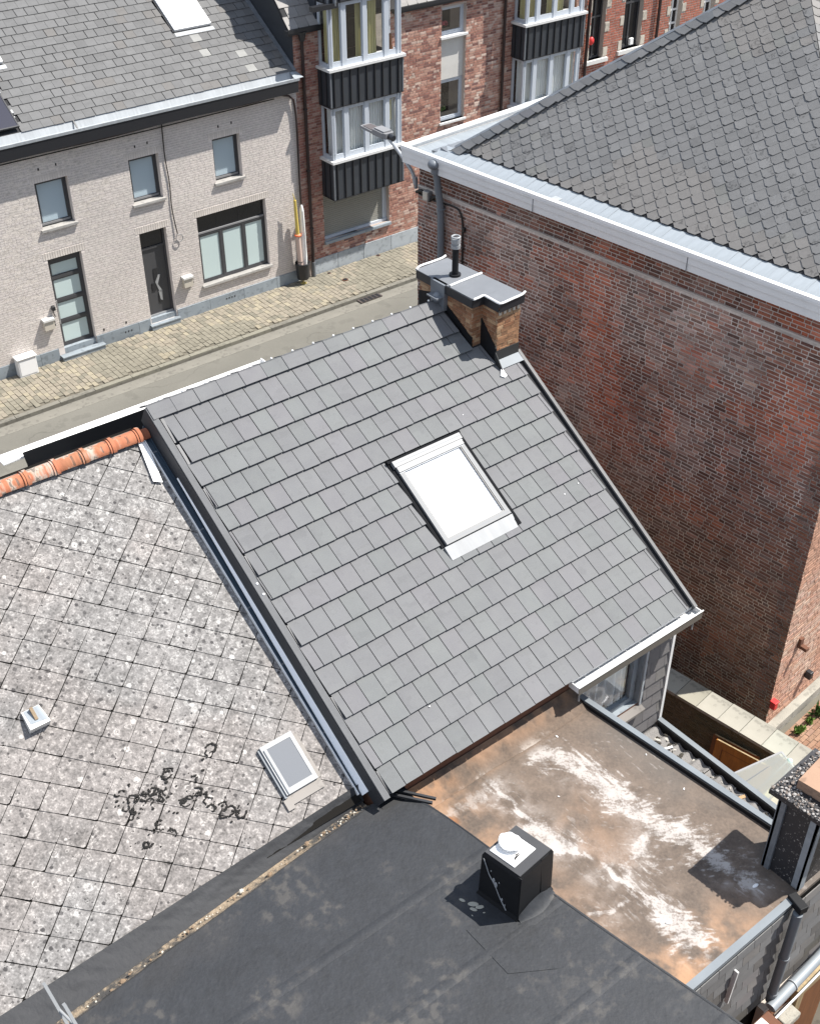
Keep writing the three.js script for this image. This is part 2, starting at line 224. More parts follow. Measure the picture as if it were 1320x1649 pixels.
const box = (x0, x1, y0, y1, z0, z1) => boxB(WORLD, x0, x1, y0, y1, z0, z1);
const hor = (y) => new Basis(V(0, y, 0), V(1, 0, 0), V(0, 0, -1)); // a, b = x, -z
function flat(y, pts, t0, t1) { return prism(hor(y), pts.map(([x, z]) => [x, -z]), t1, t0); }
function quad(p, q, r, s) { const l = p.distanceTo(q), h = q.distanceTo(r), pos = [], uv = []; for (const [v, a, b] of [[p, 0, 0], [q, l, 0], [r, l, h], [p, 0, 0], [r, l, h], [s, 0, h]]) { pos.push(v.x, v.y, v.z); uv.push(a, b); } return fromTris(pos, uv); }
function bar(p, q, w, h, up = V(0, 1, 0)) { const d = q.clone().sub(p), L = d.length(), s = d.clone().cross(up).normalize(), B = new Basis(p.clone(), d, s.clone().negate()); return boxB(B, 0, L, -w / 2, w / 2, -h / 2, h / 2); }
function tube(pts, r, seg = 10, n = 24, closed = false) { return new THREE.TubeGeometry(new THREE.CatmullRomCurve3(pts, closed, 'centripetal'), n, r, seg, closed); }
function cyl(p, q, r0, r1 = r0, seg = 20) { const d = q.clone().sub(p), g = new THREE.CylinderGeometry(r1, r0, d.length(), seg); g.applyQuaternion(new THREE.Quaternion().setFromUnitVectors(V(0, 1, 0), d.clone().normalize())); const c = p.clone().add(q).multiplyScalar(0.5); g.translate(c.x, c.y, c.z); return g; }
function sweep(profile, along, n = 1) { // a profile of world offsets (Vector3) carried along points; open strip
  const pos = [], uv = []; let l = 0;
  for (let i = 0; i + 1 < along.length; i++) { const L = along[i].distanceTo(along[i + 1]); let h = 0; for (let k = 0; k + 1 < profile.length; k++) { const H = profile[k].distanceTo(profile[k + 1]); const A = along[i].clone().add(profile[k]), Bq = along[i + 1].clone().add(profile[k]), C = along[i + 1].clone().add(profile[k + 1]), D = along[i].clone().add(profile[k + 1]); for (const [v, a, b] of [[A, l, h], [Bq, l + L, h], [C, l + L, h + H], [A, l, h], [C, l + L, h + H], [D, l, h + H]]) { pos.push(v.x, v.y, v.z); uv.push(a, b); } h += H; } l += L; }
  return fromTris(pos, uv);
}
function grid(B, a0, a1, na, b0, b1, nb, f) { // a sheet with height f(a, b), both sides drawn
  const g = new THREE.PlaneGeometry(1, 1, na, nb), p = g.attributes.position, uv = g.attributes.uv;
  for (let i = 0; i < p.count; i++) { const a = mix(a0, a1, p.getX(i) + 0.5), b = mix(b0, b1, p.getY(i) + 0.5), w = B.p(a, b, f(a, b)); p.setXYZ(i, w.x, w.y, w.z); uv.setXY(i, a, b); }
  g.computeVertexNormals(); return g;
}
const frustum = V(0, 0, 0);
function inView(w, m = 1.03) { frustum.copy(w).project(camera); return Math.abs(frustum.x) < m && Math.abs(frustum.y) < m && frustum.z < 1; }
// a wall with openings: B.u along, B.v up, B.n outwards; front face at c = 0
function wallPanel(B, poly, holes, thick) {
  const s = new THREE.Shape(poly.map(([a, b]) => new THREE.Vector2(a, b)));
  for (const [a0, b0, a1, b1] of holes) s.holes.push(new THREE.Path([[a0, b0], [a0, b1], [a1, b1], [a1, b0]].map(([a, b]) => new THREE.Vector2(a, b))));
  const g = new THREE.ExtrudeGeometry(s, { depth: thick, bevelEnabled: false }); g.translate(0, 0, -thick); g.applyMatrix4(B.m); return g;
}
const unit = (() => { const g = []; for (let i = 0; i < 4; i++) { const q = new THREE.BoxGeometry(1, 1, 1), uv = q.attributes.uv; for (let k = 0; k < uv.count; k++) uv.setXY(k, uv.getX(k) * 0.2 + 0.27 * i, uv.getY(k) * 0.06 + 0.13 * i); g.push(q); } return g; })();
/* bricks laid course by course; the ones that show largest are meshes, the rest one instanced mass */
function layBricks(wall, root, B, o) {
  const { a0, a1, b0, b1, holes = [], course = 0.063, joint = 0.011, len = 0.2, bond = 'stretcher', proud = 0.006, depth = 0.03, color, rough = 0.9, map = T.brick, singles = 300, skip } = o;
  const r = rngOf(o.seed || 5), list = []; root.updateMatrixWorld(true);
  const rows = Math.floor((b1 - b0) / course);
  for (let k = 0; k < rows; k++) {
    const y = b0 + k * course; let x = a0 - (bond === 'stretcher' ? (k % 2) * (len + joint) / 2 : r() * len), flip = r() < 0.5;
    while (x < a1) {
      let L = len; if (bond === 'wild') { L = r() < 0.45 ? len / 2 - joint / 2 : len; } else if (bond === 'flemish') { flip = !flip; if (r() < 0.2) flip = !flip; L = flip ? len / 2 - joint / 2 : len; }
      L *= 1 + (r() - 0.5) * (o.jitter ?? 0.06);
      let spans = [[Math.max(x, a0), Math.min(x + L, a1)]];
      for (const [h0, g0, h1, g1] of holes) { if (y + course - joint <= g0 + 0.002 || y >= g1 - 0.002) continue; const next = []; for (const [s, e] of spans) { if (e <= h0 || s >= h1) { next.push([s, e]); continue; } if (s < h0) next.push([s, h0 - 0.001]); if (e > h1) next.push([h1 + 0.001, e]); } spans = next; }
      for (const [s, e] of spans) if (e - s > 0.025 && !(skip && skip((s + e) / 2, y))) list.push([(s + e) / 2, y + (course - joint) / 2, e - s, course - joint]);
      x += L + joint;
    }
  }
  const items = list.map(([a, b, w, h]) => { const c = proud - depth / 2 + (r() - 0.5) * (o.uneven ?? 0.004), p = B.p(a, b + (o.wavy || 0) * (fbm(a * 0.6, b * 0.6 + 3, 3) - 0.5) * 1.4, c), wp = p.clone().applyMatrix4(root.matrixWorld); return { p, w, h, c: color(a, b, r), d: wp.distanceTo(camera.position) / Math.sqrt(w * h) * (inView(wp, 0.99) ? 1 : 1e3), t: (r() - 0.5) * 0.02 }; });
  items.sort((p, q) => p.d - q.d);
  const qz = new THREE.Quaternion(), ax = V(0, 0, 1);
  items.slice(0, singles).forEach((it, i) => { const m = mesh('brick', unit[i % 4], tint(it.c, rough, map), wall); m.position.copy(it.p); m.quaternion.copy(B.q).multiply(qz.setFromAxisAngle(ax, it.t)); m.scale.set(it.w, it.h, depth); });
  const rest = items.slice(singles); if (!rest.length) return;
  const im = new THREE.InstancedMesh(unit[0], o.mat || std([1, 1, 1], rough, { map }), rest.length), mt = new THREE.Matrix4();
  rest.forEach((it, i) => { mt.compose(it.p, B.q.clone().multiply(qz.setFromAxisAngle(ax, it.t)), V(it.w, it.h, depth)); im.setMatrixAt(i, mt); im.setColorAt(i, lin(it.c)); });
  im.name = 'brick_courses'; im.userData.kind = 'stuff'; im.castShadow = im.receiveShadow = true; wall.add(im);
}
// many alike pieces given as geometry: those in view and nearest are meshes, the rest one mass
function layPieces(parent, name, massName, pieces, singles = 300) { // pieces: {g, m, at}
  parent.updateWorldMatrix(true, false);
  for (const p of pieces) { const w = p.at.clone().applyMatrix4(parent.matrixWorld); p.d = w.distanceTo(camera.position) * (inView(w) ? 1 : 1e3); }
  pieces.sort((a, b) => a.d - b.d);
  let n = 0; while (n < pieces.length && n < singles && pieces[n].d < 500) n++;
  for (const p of pieces.slice(0, n)) mesh(name, p.g, p.m, parent);
  const by = new Map(); for (const p of pieces.slice(n)) { if (!by.has(p.m)) by.set(p.m, []); by.get(p.m).push(p.g); }
  if (by.size) { const s = sub(massName, parent); s.userData.kind = 'stuff'; for (const [m, g] of by) { const q = mesh(massName, g, m, s); q.userData.kind = 'stuff'; } }
}
function curtain(B, a0, a1, b0, b1, c, folds, amp, mat, parent, name = 'curtain') { return mesh(name, grid(B, a0, a1, Math.max(12, folds * 8), b0, b1, 4, (a, b) => c + amp * Math.sin((a - a0) / (a1 - a0) * folds * 6.283 + 1.3 * Math.sin(a * 9)) * (0.7 + 0.3 * Math.sin(b * 3 + a * 5))), mat, parent); }
// a framed window in an opening a0..a1, b0..b1 of basis B; lights: list of [a0, a1, b0, b1] fractions
function windowIn(parent, B, a0, b0, a1, b1, o = {}) {
  const g = sub(o.name || 'window', parent), t = o.t ?? 0.06, c = -(o.recess ?? 0.12), fd = 0.06, F = [];
  F.push(boxB(B, a0, a1, b0, b0 + t, c - fd, c), boxB(B, a0, a1, b1 - t, b1, c - fd, c), boxB(B, a0, a0 + t, b0 + t, b1 - t, c - fd, c), boxB(B, a1 - t, a1, b0 + t, b1 - t, c - fd, c));
  const vs = [0, ...(o.cols || []), 1], hs = [0, ...(o.rows || []), 1], W = a1 - a0, H = b1 - b0;
  const A = (f) => a0 + f * W, Bb = (f) => b0 + f * H;
  for (const f of o.cols || []) F.push(boxB(B, A(f) - t / 2, A(f) + t / 2, b0 + t, b1 - t, c - fd + 0.002, c - 0.002));
  for (const f of o.rows || []) F.push(boxB(B, a0 + t, a1 - t, Bb(f) - t / 2, Bb(f) + t / 2, c - fd + 0.004, c + 0.004));
  mesh('frame', F, o.frame || M.anthraciteFrame, g);
  for (let i = 0; i + 1 < vs.length; i++) for (let j = 0; j + 1 < hs.length; j++) {
    const p = [A(vs[i]) + (i ? t / 2 : t), A(vs[i + 1]) - (i + 2 < vs.length ? t / 2 : t), Bb(hs[j]) + (j ? t / 2 : t), Bb(hs[j + 1]) - (j + 2 < hs.length ? t / 2 : t)];
    if (o.sash) { const s = o.sash; mesh('sash', [boxB(B, p[0], p[1], p[2], p[2] + s, c - 0.05, c - 0.008), boxB(B, p[0], p[1], p[3] - s, p[3], c - 0.05, c - 0.008), boxB(B, p[0], p[0] + s, p[2] + s, p[3] - s, c - 0.05, c - 0.008), boxB(B, p[1] - s, p[1], p[2] + s, p[3] - s, c - 0.05, c - 0.008)], o.sashMat || o.frame || M.anthraciteFrame, g); p[0] += s; p[1] -= s; p[2] += s; p[3] -= s; }
    mesh('pane', boxB(B, p[0], p[1], p[2], p[3], c - 0.036, c - 0.03), o.pane ? (typeof o.pane === 'function' ? o.pane(i, j) : o.pane) : M.glass, g);
  }
  if (o.room) mesh('room', [boxB(B, a0, a1, b0, b1, c - 0.62, c - 0.6)], M.room, g);
  if (o.sill) mesh('sill', boxB(B, a0 - 0.05, a1 + 0.05, b0 - 0.06, b0, c, o.sillOut ?? 0.07), o.sillMat || M.offWhite, g);
  return g;
}

/* ================================================================ THE SETTING: ground, street */
struct('ground', flat(-0.24, [[-90, 60], [110, 60], [110, -120], [-90, -120]], -0.2, 0), M.earth);
struct('road', flat(-0.1, [[-60, -18.4], [90, -18.4], [90, -25.12], [-60, -25.12]], -0.1, 0), M.road);
struct('gutter_strip', flat(-0.096, [[-60, -24.72], [90, -24.72], [90, -25.10], [-60, -25.10]], -0.05, 0), M.gutterStone);
{
  const sw = struct('sidewalk', flat(-0.022, [[-60, -25.26], [90, -25.26], [90, -27.2], [-60, -27.2]], -0.2, 0), M.sandJoint);
  struct('near_sidewalk', flat(0, [[-60, -16.9], [90, -16.9], [90, -18.2], [-60, -18.2]], -0.2, 0), M.sandJoint);
  const kerb = struct('kerb', flat(-0.03, [[-60, -25.12], [90, -25.12], [90, -25.26], [-60, -25.26]], -0.2, 0), M.kerbStone);
  const kp = [], r = rngOf(21);
  for (let x = 5; x < 26;) { const L = 0.7 + 0.5 * r(); kp.push({ g: flat(0, [[x, -25.115 - 0.01 * r()], [x + L - 0.012, -25.115 - 0.01 * r()], [x + L - 0.012, -25.262], [x, -25.262]], -0.12, 0.004 * r()), m: tint(mix3([0.20, 0.19, 0.165], [0.26, 0.245, 0.21], r()), 0.9, T.concrete), at: V(x, 0, -25.2) }); x += L; }
  layPieces(kerb, 'kerb_stone', 'kerb_stones', kp, 300);
  // worn yellowish setts: continuous joints across the pavement, staggered along it
  const sp = [], H = hor(0);
  for (let x = 6.0, k = 0; x < 23.2; k++) {
    const w = 0.125 + 0.02 * r(); let z = 25.275 + 0.16 * r() * (k % 2 ? 1 : 0.4);
    while (z < 27.08) { const L = Math.min(0.15 + 0.09 * r(), 27.09 - z); if (L > 0.05) { const q = r(), dirt = sm(0.45, 0.65, fbm(x * 0.9, z * 0.9, 3)), c = mix3(q < 0.2 ? [0.30, 0.265, 0.20] : q < 0.4 ? [0.205, 0.188, 0.148] : [0.25, 0.224, 0.172], [0.19, 0.175, 0.142], dirt * 0.6), e = 0.006, j = () => 0.010 * (r() - 0.5), h = 0.004 + 0.010 * r(), tx = 0.03 * (r() - 0.5), tz = 0.03 * (r() - 0.5);
      sp.push({ g: prism(H, [[x + e + j(), z + e + j()], [x + w - e + j(), z + e + j()], [x + w - e + j(), z + L - e + j()], [x + e + j(), z + L - e + j()]], (a, b) => h + tx * (a - x) + tz * (b - z), -0.05, r(), r()), m: tint(c, 0.9, T.blot), at: V(x, 0, -z) }); } z += L; }
    x += w;
  }
  layPieces(sw, 'paving_stone', 'paving_stones', sp, 300);
}
for (const [x, z, s, where] of [[20.3, -27.0, 0.06, 'small dark valve cover in the pavement beside the pale plinth under the roller shutter'], [18.53, -26.27, 0.09, 'small broken dark cover mid-pavement in front of the red brick flats'], [18.42, -26.92, 0.05, 'tiny dark cap in the pavement next to the black bin']]) {
  const t = thing('valve_cover', where, 'cover'); mesh('rim', cyl(V(x, 0.0, z), V(x, 0.022, z), s, s, 16), M.rust, t); mesh('lid', cyl(V(x, 0.0, z), V(x, 0.027, z), s * 0.75, s * 0.75, 16), M.blackMetal, t);
}
{
  const t = thing('storm_drain', 'dark cast iron storm drain let into the kerb near the chimney', 'drain');
  const B = hor(-0.088); mesh('frame', boxB(B, 18.1, 18.85, 24.90, 25.12, 0, 0.03), M.lampDark, t);
  for (let i = 0; i < 5; i++) mesh('slot', boxB(B, 18.16 + i * 0.135, 18.26 + i * 0.135, 24.9, 25.1, 0.03, 0.034), M.blackMetal, t);
}

/* ================================================================ THE GREY BRICK HOUSE ACROSS THE STREET */
{
  const t = thing('grey_brick_house', 'long low house of pale painted brick with grey slate roof across the street', 'house');
  const B = new Basis(V(0, 0, -27.1), V(1, 0, 0), V(0, 1, 0)), X0 = 3, X1 = 17.72;
  const holes = [[10.15, 3.5, 11.01, 4.71], [12.64, 3.5, 13.48, 4.71], [15.05, 3.49, 15.88, 4.70], [10.11, 0.1, 11.02, 2.76], [12.65, 0.14, 13.43, 2.75], [14.35, 0.74, 16.52, 2.75]];
  const wall = mesh('wall', wallPanel(B, [[X0, -0.2], [X1, -0.2], [X1, 5.55], [X0, 5.55]], holes, 0.28), M.mortarPaint, t);
  mesh('rear_wall', box(X0, X1, -0.2, 5.6, -37.3, -37.0), M.mortarPaint, t); mesh('rear_wall', box(X0, X0 + 0.28, -0.2, 5.6, -37.0, -27.4), M.mortarPaint, t);
  const heads = holes.map(([a0, b0, a1, b1]) => [a0 - 0.1, b1, a1 + 0.1, b1 + 0.19]);
  const paint = (a, b, r) => { const n = fbm(a * 0.8, b * 0.8, 4), k = 0.93 + 0.10 * (n - 0.5) * 2 + 0.09 * (r() - 0.5); return [0.735 * k, (0.668 + 0.012 * r()) * k, 0.625 * k]; };
  layBricks(wall, t, B, { a0: X0 + 3, a1: X1, b0: 0.34, b1: 5.5, holes: [...holes, ...heads], course: 0.0625, joint: 0.008, len: 0.19, bond: 'wild', proud: 0.0035, uneven: 0.003, color: paint, seed: 3, singles: 260 });
  for (const [a0, b0, a1, b1] of heads) { const r = rngOf(Math.floor(a0 * 100 + b0)); for (let a = a0; a < a1 - 0.03; a += 0.066) { const m = mesh('brick', unit[1], tint(paint(a, b1, r), 0.9, T.brick), wall); m.position.copy(B.p(a + 0.028, b0 + 0.093, -0.010 + 0.003 * r())); m.scale.set(0.055, 0.18, 0.03); } }
  // windows upstairs: frosted, the casement set deep on the left
  for (let i = 0; i < 3; i++) { const [a0, b0, a1, b1] = holes[i]; const w = windowIn(t, B, a0, b0 + 0.05, a1, b1, { recess: 0.15, t: 0.05, sash: 0.05, pane: M.frost, sill: true, sillOut: 0.07, sillMat: M.sillGrey }); mesh('bottom_rail', boxB(B, a0 + 0.05, a1 - 0.05, b0 + 0.09, b0 + 0.135, -0.165, -0.135), M.lampGrey, w); }
  { const [a0, b0, a1, b1] = holes[5]; const w = windowIn(t, B, a0, b0 + 0.05, a1, b1 - 0.52, { recess: 0.10, t: 0.065, cols: [0.345, 0.675], sash: 0.035, pane: M.frostPale, sill: true, sillOut: 0.08, sillMat: M.sillGrey });
    mesh('shutter_box', boxB(B, a0, a1, b1 - 0.52, b1, -0.2, -0.14), M.glassDark, w); mesh('top_rail', boxB(B, a0, a1 - 0.02, b1 - 0.53, b1 - 0.49, -0.14, -0.09), M.lampGrey, w); for (const f of [0.3, 0.62]) mesh('shutter_joint', boxB(B, a0 + f * 2.17, a0 + f * 2.17 + 0.015, b1 - 0.5, b1 - 0.01, -0.14, -0.136), M.blackMetal, w); }
  // glazed door on the left
  { const [a0, b0, a1, b1] = holes[3], d = windowIn(t, B, a0, b0 + 0.17, a1, b1 - 0.1, { name: 'door', recess: 0.14, t: 0.075, rows: [0.29, 0.535, 0.80], sash: 0.03, pane: M.frostPale });
    d.userData.label = 'glazed dark door with three frosted panes and a long bar handle';
    mesh('handle', [cyl(B.p(a0 + 0.05, 0.95, -0.06), B.p(a0 + 0.05, 1.62, -0.06), 0.014), cyl(B.p(a0 + 0.05, 1.0, -0.06), B.p(a0 + 0.05, 1.0, -0.15), 0.01), cyl(B.p(a0 + 0.05, 1.57, -0.06), B.p(a0 + 0.05, 1.57, -0.15), 0.01)], M.lightMetal, d);
    mesh('head_panel', boxB(B, a0, a1, b1 - 0.1, b1, -0.2, -0.12), M.anthraciteFrame, d); mesh('door_step', boxB(B, a0, a1, 0.06, b0 + 0.17, -0.28, -0.03), M.bluestone, d); }
  { const [a0, b0, a1, b1] = holes[4], d = windowIn(t, B, a0, b0 + 0.15, a1, b1, { name: 'door', recess: 0.14, t: 0.06, rows: [0.79], pane: (i, j) => (j ? M.glassDark : M.anthraciteFrame) });
    d.userData.label = 'dark grey panelled front door with zigzag steel inlay'; const c = -0.165, A = (f) => a0 + f * (a1 - a0);
    mesh('inlay', [[0.42, 1.30, 0.56, 1.62], [0.30, 1.0, 0.44, 1.22], [0.50, 0.62, 0.62, 0.86]].map(([p, q, r, s]) => boxB(B, A(p), A(r), q, s, c, c + 0.012)), M.blackMetal, d);
    mesh('inlay', [prism(B, [[A(0.44), 1.24], [A(0.57), 1.42], [A(0.66), 1.42], [A(0.52), 1.16]], c + 0.014, c), prism(B, [[A(0.44), 1.24], [A(0.52), 1.16], [A(0.66), 0.96], [A(0.56), 0.92]], c + 0.014, c), prism(B, [[A(0.52), 0.95], [A(0.66), 0.96], [A(0.64), 0.66], [A(0.56), 0.70]], c + 0.014, c)], M.lightMetal, d);
    mesh('threshold', boxB(B, a0 + 0.04, a1 - 0.04, b0 + 0.15, b0 + 0.2, -0.15, -0.11), M.lightMetal, d); mesh('door_step', boxB(B, a0, a1, 0.1, b0 + 0.15, -0.28, -0.03), M.bluestone, d); }
  for (const [a0, a1, top, out] of [[9.98, 11.16, 0.13, 0.2], [12.6, 13.46, 0.15, 0.14]]) mesh('doorstep', [boxB(B, a0, a1, -0.1, top - 0.03, 0, out - 0.015), boxB(B, a0 - 0.02, a1 + 0.02, top - 0.03, top, 0.002, out)], M.bluestone, t);
  const plinth = sub('plinth', t); const pr = rngOf(8);
  for (const [s, e] of [[X0 + 3, 9.95], [11.02, 12.62], [13.46, 17.70]]) for (let a = s; a < e - 0.05;) { const L = Math.min(1.0 + 0.35 * pr(), e - a), k = 0.9 + 0.2 * pr(), end = e - a - L < 0.3 ? e : a + L; mesh('plinth_slab', boxB(B, a + 0.004, end - 0.004, -0.15, 0.335, -0.02, 0.028, pr(), pr()), tint([0.28 * k, 0.33 * k, 0.375 * k], 0.75, T.concrete), plinth); a = end; }
  for (const a of [11.85, 15.0]) mesh('air_vent', [0, 1, 2, 3].slice(0, a < 12 ? 3 : 4).map((i) => cyl(B.p(a + i * 0.09, 0.19, 0.02), B.p(a + i * 0.09, 0.19, 0.034), 0.022, 0.022, 10)), M.blackMetal, plinth);
  for (const [a, b] of [[10.3, 5.0], [10.75, 5.02], [12.85, 4.98], [13.2, 5.0], [15.25, 4.97], [15.65, 4.99], [11.25, 0.42], [11.9, 0.42]]) mesh('wall_hole', boxB(B, a, a + 0.035, b, b + 0.06, 0, 0.012), M.cable, t);
  // eaves: black fascia, zinc box gutter
  mesh('fascia', box(X0, 17.62, 5.5, 5.80, -27.0, -26.80), M.blackMetal, t);
  const gut = mesh('gutter', sweep([V(0, 5.79, -26.785), V(0, 5.86, -26.78), V(0, 5.865, -26.81), V(0, 5.815, -26.82), V(0, 5.83, -26.93), V(0, 6.0, -27.02)], [V(X0, 0, 0), V(17.66, 0, 0)]), M.zincWhite, t);
  mesh('gutter_joint', bar(V(11.35, 5.85, -26.80), V(11.35, 6.02, -27.03), 0.03, 0.02), M.blackMetal, gut); mesh('gutter_end', quad(V(17.5, 5.86, -26.78), V(17.86, 5.82, -26.9), V(17.66, 6.02, -27.05), V(17.5, 5.99, -27.02)), M.zinc, gut);
  // slate roof
  const pitch = 32.9 * Math.PI / 180, R = new Basis(V(0, 5.98, -27.0), V(1, 0, 0), V(0, Math.sin(pitch), -Math.cos(pitch)));
  const roof = mesh('roof', [boxB(R, X0, 17.68, 0.0, 6.2, -0.12, -0.012)], M.deck, t); mesh('rear_slope', boxB(new Basis(R.p(0, 6.2, 0), V(1, 0, 0), V(0, -Math.sin(pitch), -Math.cos(pitch))), X0, 17.68, 0, 6.2, 0, 0.1), M.anthracite, t);
  const sl = [], r = rngOf(31), pale = [[15.62, 1.68], [15.62, 1.17], [16.42, 0.86], [16.44, 0.33]];
  const rw = [[15.12, 16.20, 1.94, 3.2], [9.0, 10.55, 2.0, 3.4], [7.5, 10.08, 0.1, 1.5]];
  for (let k = 0; k < 22; k++) { const v = 0.015 + k * 0.25; for (let a = 5.2 + (k % 2) * 0.135 + 0.03 * (r() - 0.5); a < 17.58; a += 0.27) {
    const e = Math.min(a + 0.264 - (r() < 0.35 ? 0.012 : 0), 17.58), j = 0.006 * r(); if (e - a < 0.05) continue; if (rw.some(([p, q, s, u]) => a + 0.13 > p && a + 0.13 < q && v + 0.12 > s && v + 0.12 < u)) continue;
    let c = mix3([0.124, 0.127, 0.123], [0.136, 0.138, 0.133], r()); const q = r(); if (q < 0.10) c = [0.134, 0.128, 0.122]; else if (q < 0.2) c = [0.114, 0.118, 0.117]; if (pale.some(([p, s]) => Math.abs(a + 0.13 - p) < 0.14 && Math.abs(v + 0.12 - s) < 0.13)) c = [0.27, 0.27, 0.26];
    const lift = 0.004 * r(); sl.push({ g: prism(R, [[a, v - j], [e, v - j + 0.004 * (r() - 0.5)], [e, v + 0.3], [a, v + 0.3]], (x, y) => 0.026 + lift - 0.07 * (y - v), (x, y) => 0.014 + lift - 0.07 * (y - v), r(), r()), m: tint(c, 0.75, T.slate), at: R.p(a, v, 0) }); } }
  layPieces(roof, 'slate', 'slates', sl, 300);
  mesh('verge', [bar(R.p(17.63, 0, 0.03), R.p(17.63, 6.2, 0.03), 0.1, 0.06, R.n)], M.zincGrey, t);
  for (const [p, q, s, u] of rw.slice(0, 2)) { const g = sub('roof_window', t); mesh('frame', [boxB(R, p, q, s, s + 0.07, 0, 0.10), boxB(R, p, q, u - 0.07, u, 0, 0.10), boxB(R, p, p + 0.06, s + 0.07, u - 0.07, 0, 0.10), boxB(R, q - 0.06, q, s + 0.07, u - 0.07, 0, 0.10)], M.whiteSheet, g); mesh('pane', boxB(R, p + 0.06, q - 0.06, s + 0.07, u - 0.07, 0.06, 0.09), std([0.86, 0.87, 0.88], 0.12), g); mesh('edge_gasket', [boxB(R, p - 0.04, p, s - 0.02, u, 0, 0.05), boxB(R, p - 0.04, q, s - 0.045, s, 0, 0.02)], M.blackMetal, g); mesh('flashing', boxB(R, p - 0.02, q + 0.04, s - 0.16, s - 0.045, 0.0, 0.03), M.zincWhite, g); }
  const so = thing('solar_panel', 'black solar panel lying on the slate roof at the left edge', 'solar panel'); mesh('cells', boxB(R, 7.5, 10.02, 0.14, 1.46, 0.09, 0.12), M.solar, so); mesh('frame', [boxB(R, 7.5, 10.05, 0.11, 0.14, 0.08, 0.13), boxB(R, 10.02, 10.05, 0.14, 1.46, 0.08, 0.13), boxB(R, 7.5, 10.05, 1.46, 1.49, 0.08, 0.13)], M.blackMetal, so);
  for (const [a, b] of [[10.07, 0.55], [10.07, 1.44], [9.2, 0.1]]) mesh('clamp', boxB(R, a - 0.02, a + 0.03, b - 0.05, b + 0.05, 0.02, 0.12), M.alu, so); for (const b of [0.4, 1.15]) mesh('rail', boxB(R, 7.5, 10.09, b, b + 0.04, 0.025, 0.08), M.alu, so);
  // cables under the eaves and down the wall
  const cb = thing('facade_cable', 'thin dark cable hanging down the pale brick wall to a small coil beside the door', 'cable');
  mesh('line', tube([V(13.66, 5.42, -27.06), V(13.64, 4.6, -27.065), V(13.68, 3.9, -27.07), V(13.66, 3.2, -27.07), V(13.70, 2.7, -27.06), V(13.72, 2.5, -27.05)], 0.014, 6, 40), M.cable, cb);
  mesh('coil', tube([V(13.72, 2.5, -27.05), V(13.66, 2.36, -27.04), V(13.75, 2.26, -27.04), V(13.86, 2.33, -27.04), V(13.82, 2.45, -27.04), V(13.73, 2.46, -27.04)], 0.011, 6, 40), M.lampGrey, cb);
  const ec = thing('eaves_cable', 'bundle of black cables running along the wall top under the dark eaves', 'cable');
  mesh('line', tube([V(4, 5.42, -27.04), V(8, 5.40, -27.05), V(10, 5.43, -27.05), V(12, 5.41, -27.05), V(14, 5.44, -27.05), V(16.4, 5.42, -27.05), V(17.2, 5.44, -27.04), V(17.55, 5.3, -27.03), V(17.62, 5.0, -27.03), V(17.64, 3, -27.04), V(17.66, 1.6, -27.04)], 0.028, 6, 90), M.pipeRed, ec);
  mesh('line', tube([V(4, 5.33, -27.06), V(9, 5.35, -27.06), V(13, 5.34, -27.06), V(17.0, 5.37, -27.06)], 0.014, 6, 60), M.cable, ec);
}
{ // letter boxes, bell, meter box
  const B = new Basis(V(0, 0, -27.1), V(1, 0, 0), V(0, 1, 0));
  for (const [a, b, label] of [[9.66, 0.98, 'beige letter box with tilted lid left of the glazed door'], [13.70, 0.95, 'beige letter box with tilted lid between the panelled door and the wide window']]) {
    const t = thing('letter_box', label, 'letter box', undefined); mesh('body', boxB(B, a, a + 0.27, b, b + 0.24, 0, 0.14), M.beige, t); mesh('lid', prism(B, [[a - 0.015, b + 0.245], [a + 0.285, b + 0.245], [a + 0.285, b + 0.30], [a - 0.015, b + 0.30]], 0.17, 0), M.offWhite, t);
    mesh('button', [0, 1, 2].map((i) => boxB(B, a + 0.29, a + 0.325, b + 0.03 + 0.08 * i, b + 0.08 + 0.08 * i, 0, 0.06)), M.blackMetal, t);
  }
  const be = thing('door_bell', 'small black bell and camera on the wall beside the glazed door', 'door bell'); mesh('body', new RoundedBoxGeometry(0.09, 0.12, 0.1, 2, 0.015).translate(10.0, 1.5, -27.04), M.blackMetal, be); mesh('cable', tube([V(10.0, 1.45, -27.06), V(10.0, 1.34, -27.07), V(10.03, 1.24, -27.08)], 0.012, 6, 10), M.blackMetal, be);
  const u = thing('meter_cabinet', 'white plastic meter cabinet standing against the plinth at the left edge', 'cabinet'); mesh('body', new RoundedBoxGeometry(0.5, 0.52, 0.24, 2, 0.02).translate(8.98, 0.25, -26.95), M.white, u); mesh('lid', new RoundedBoxGeometry(0.54, 0.04, 0.28, 2, 0.015).translate(8.98, 0.52, -26.94), M.whiteSheet, u); mesh('door', boxB(B, 8.77, 9.19, 0.05, 0.45, 0.272, 0.278), M.whiteSheet, u);
}

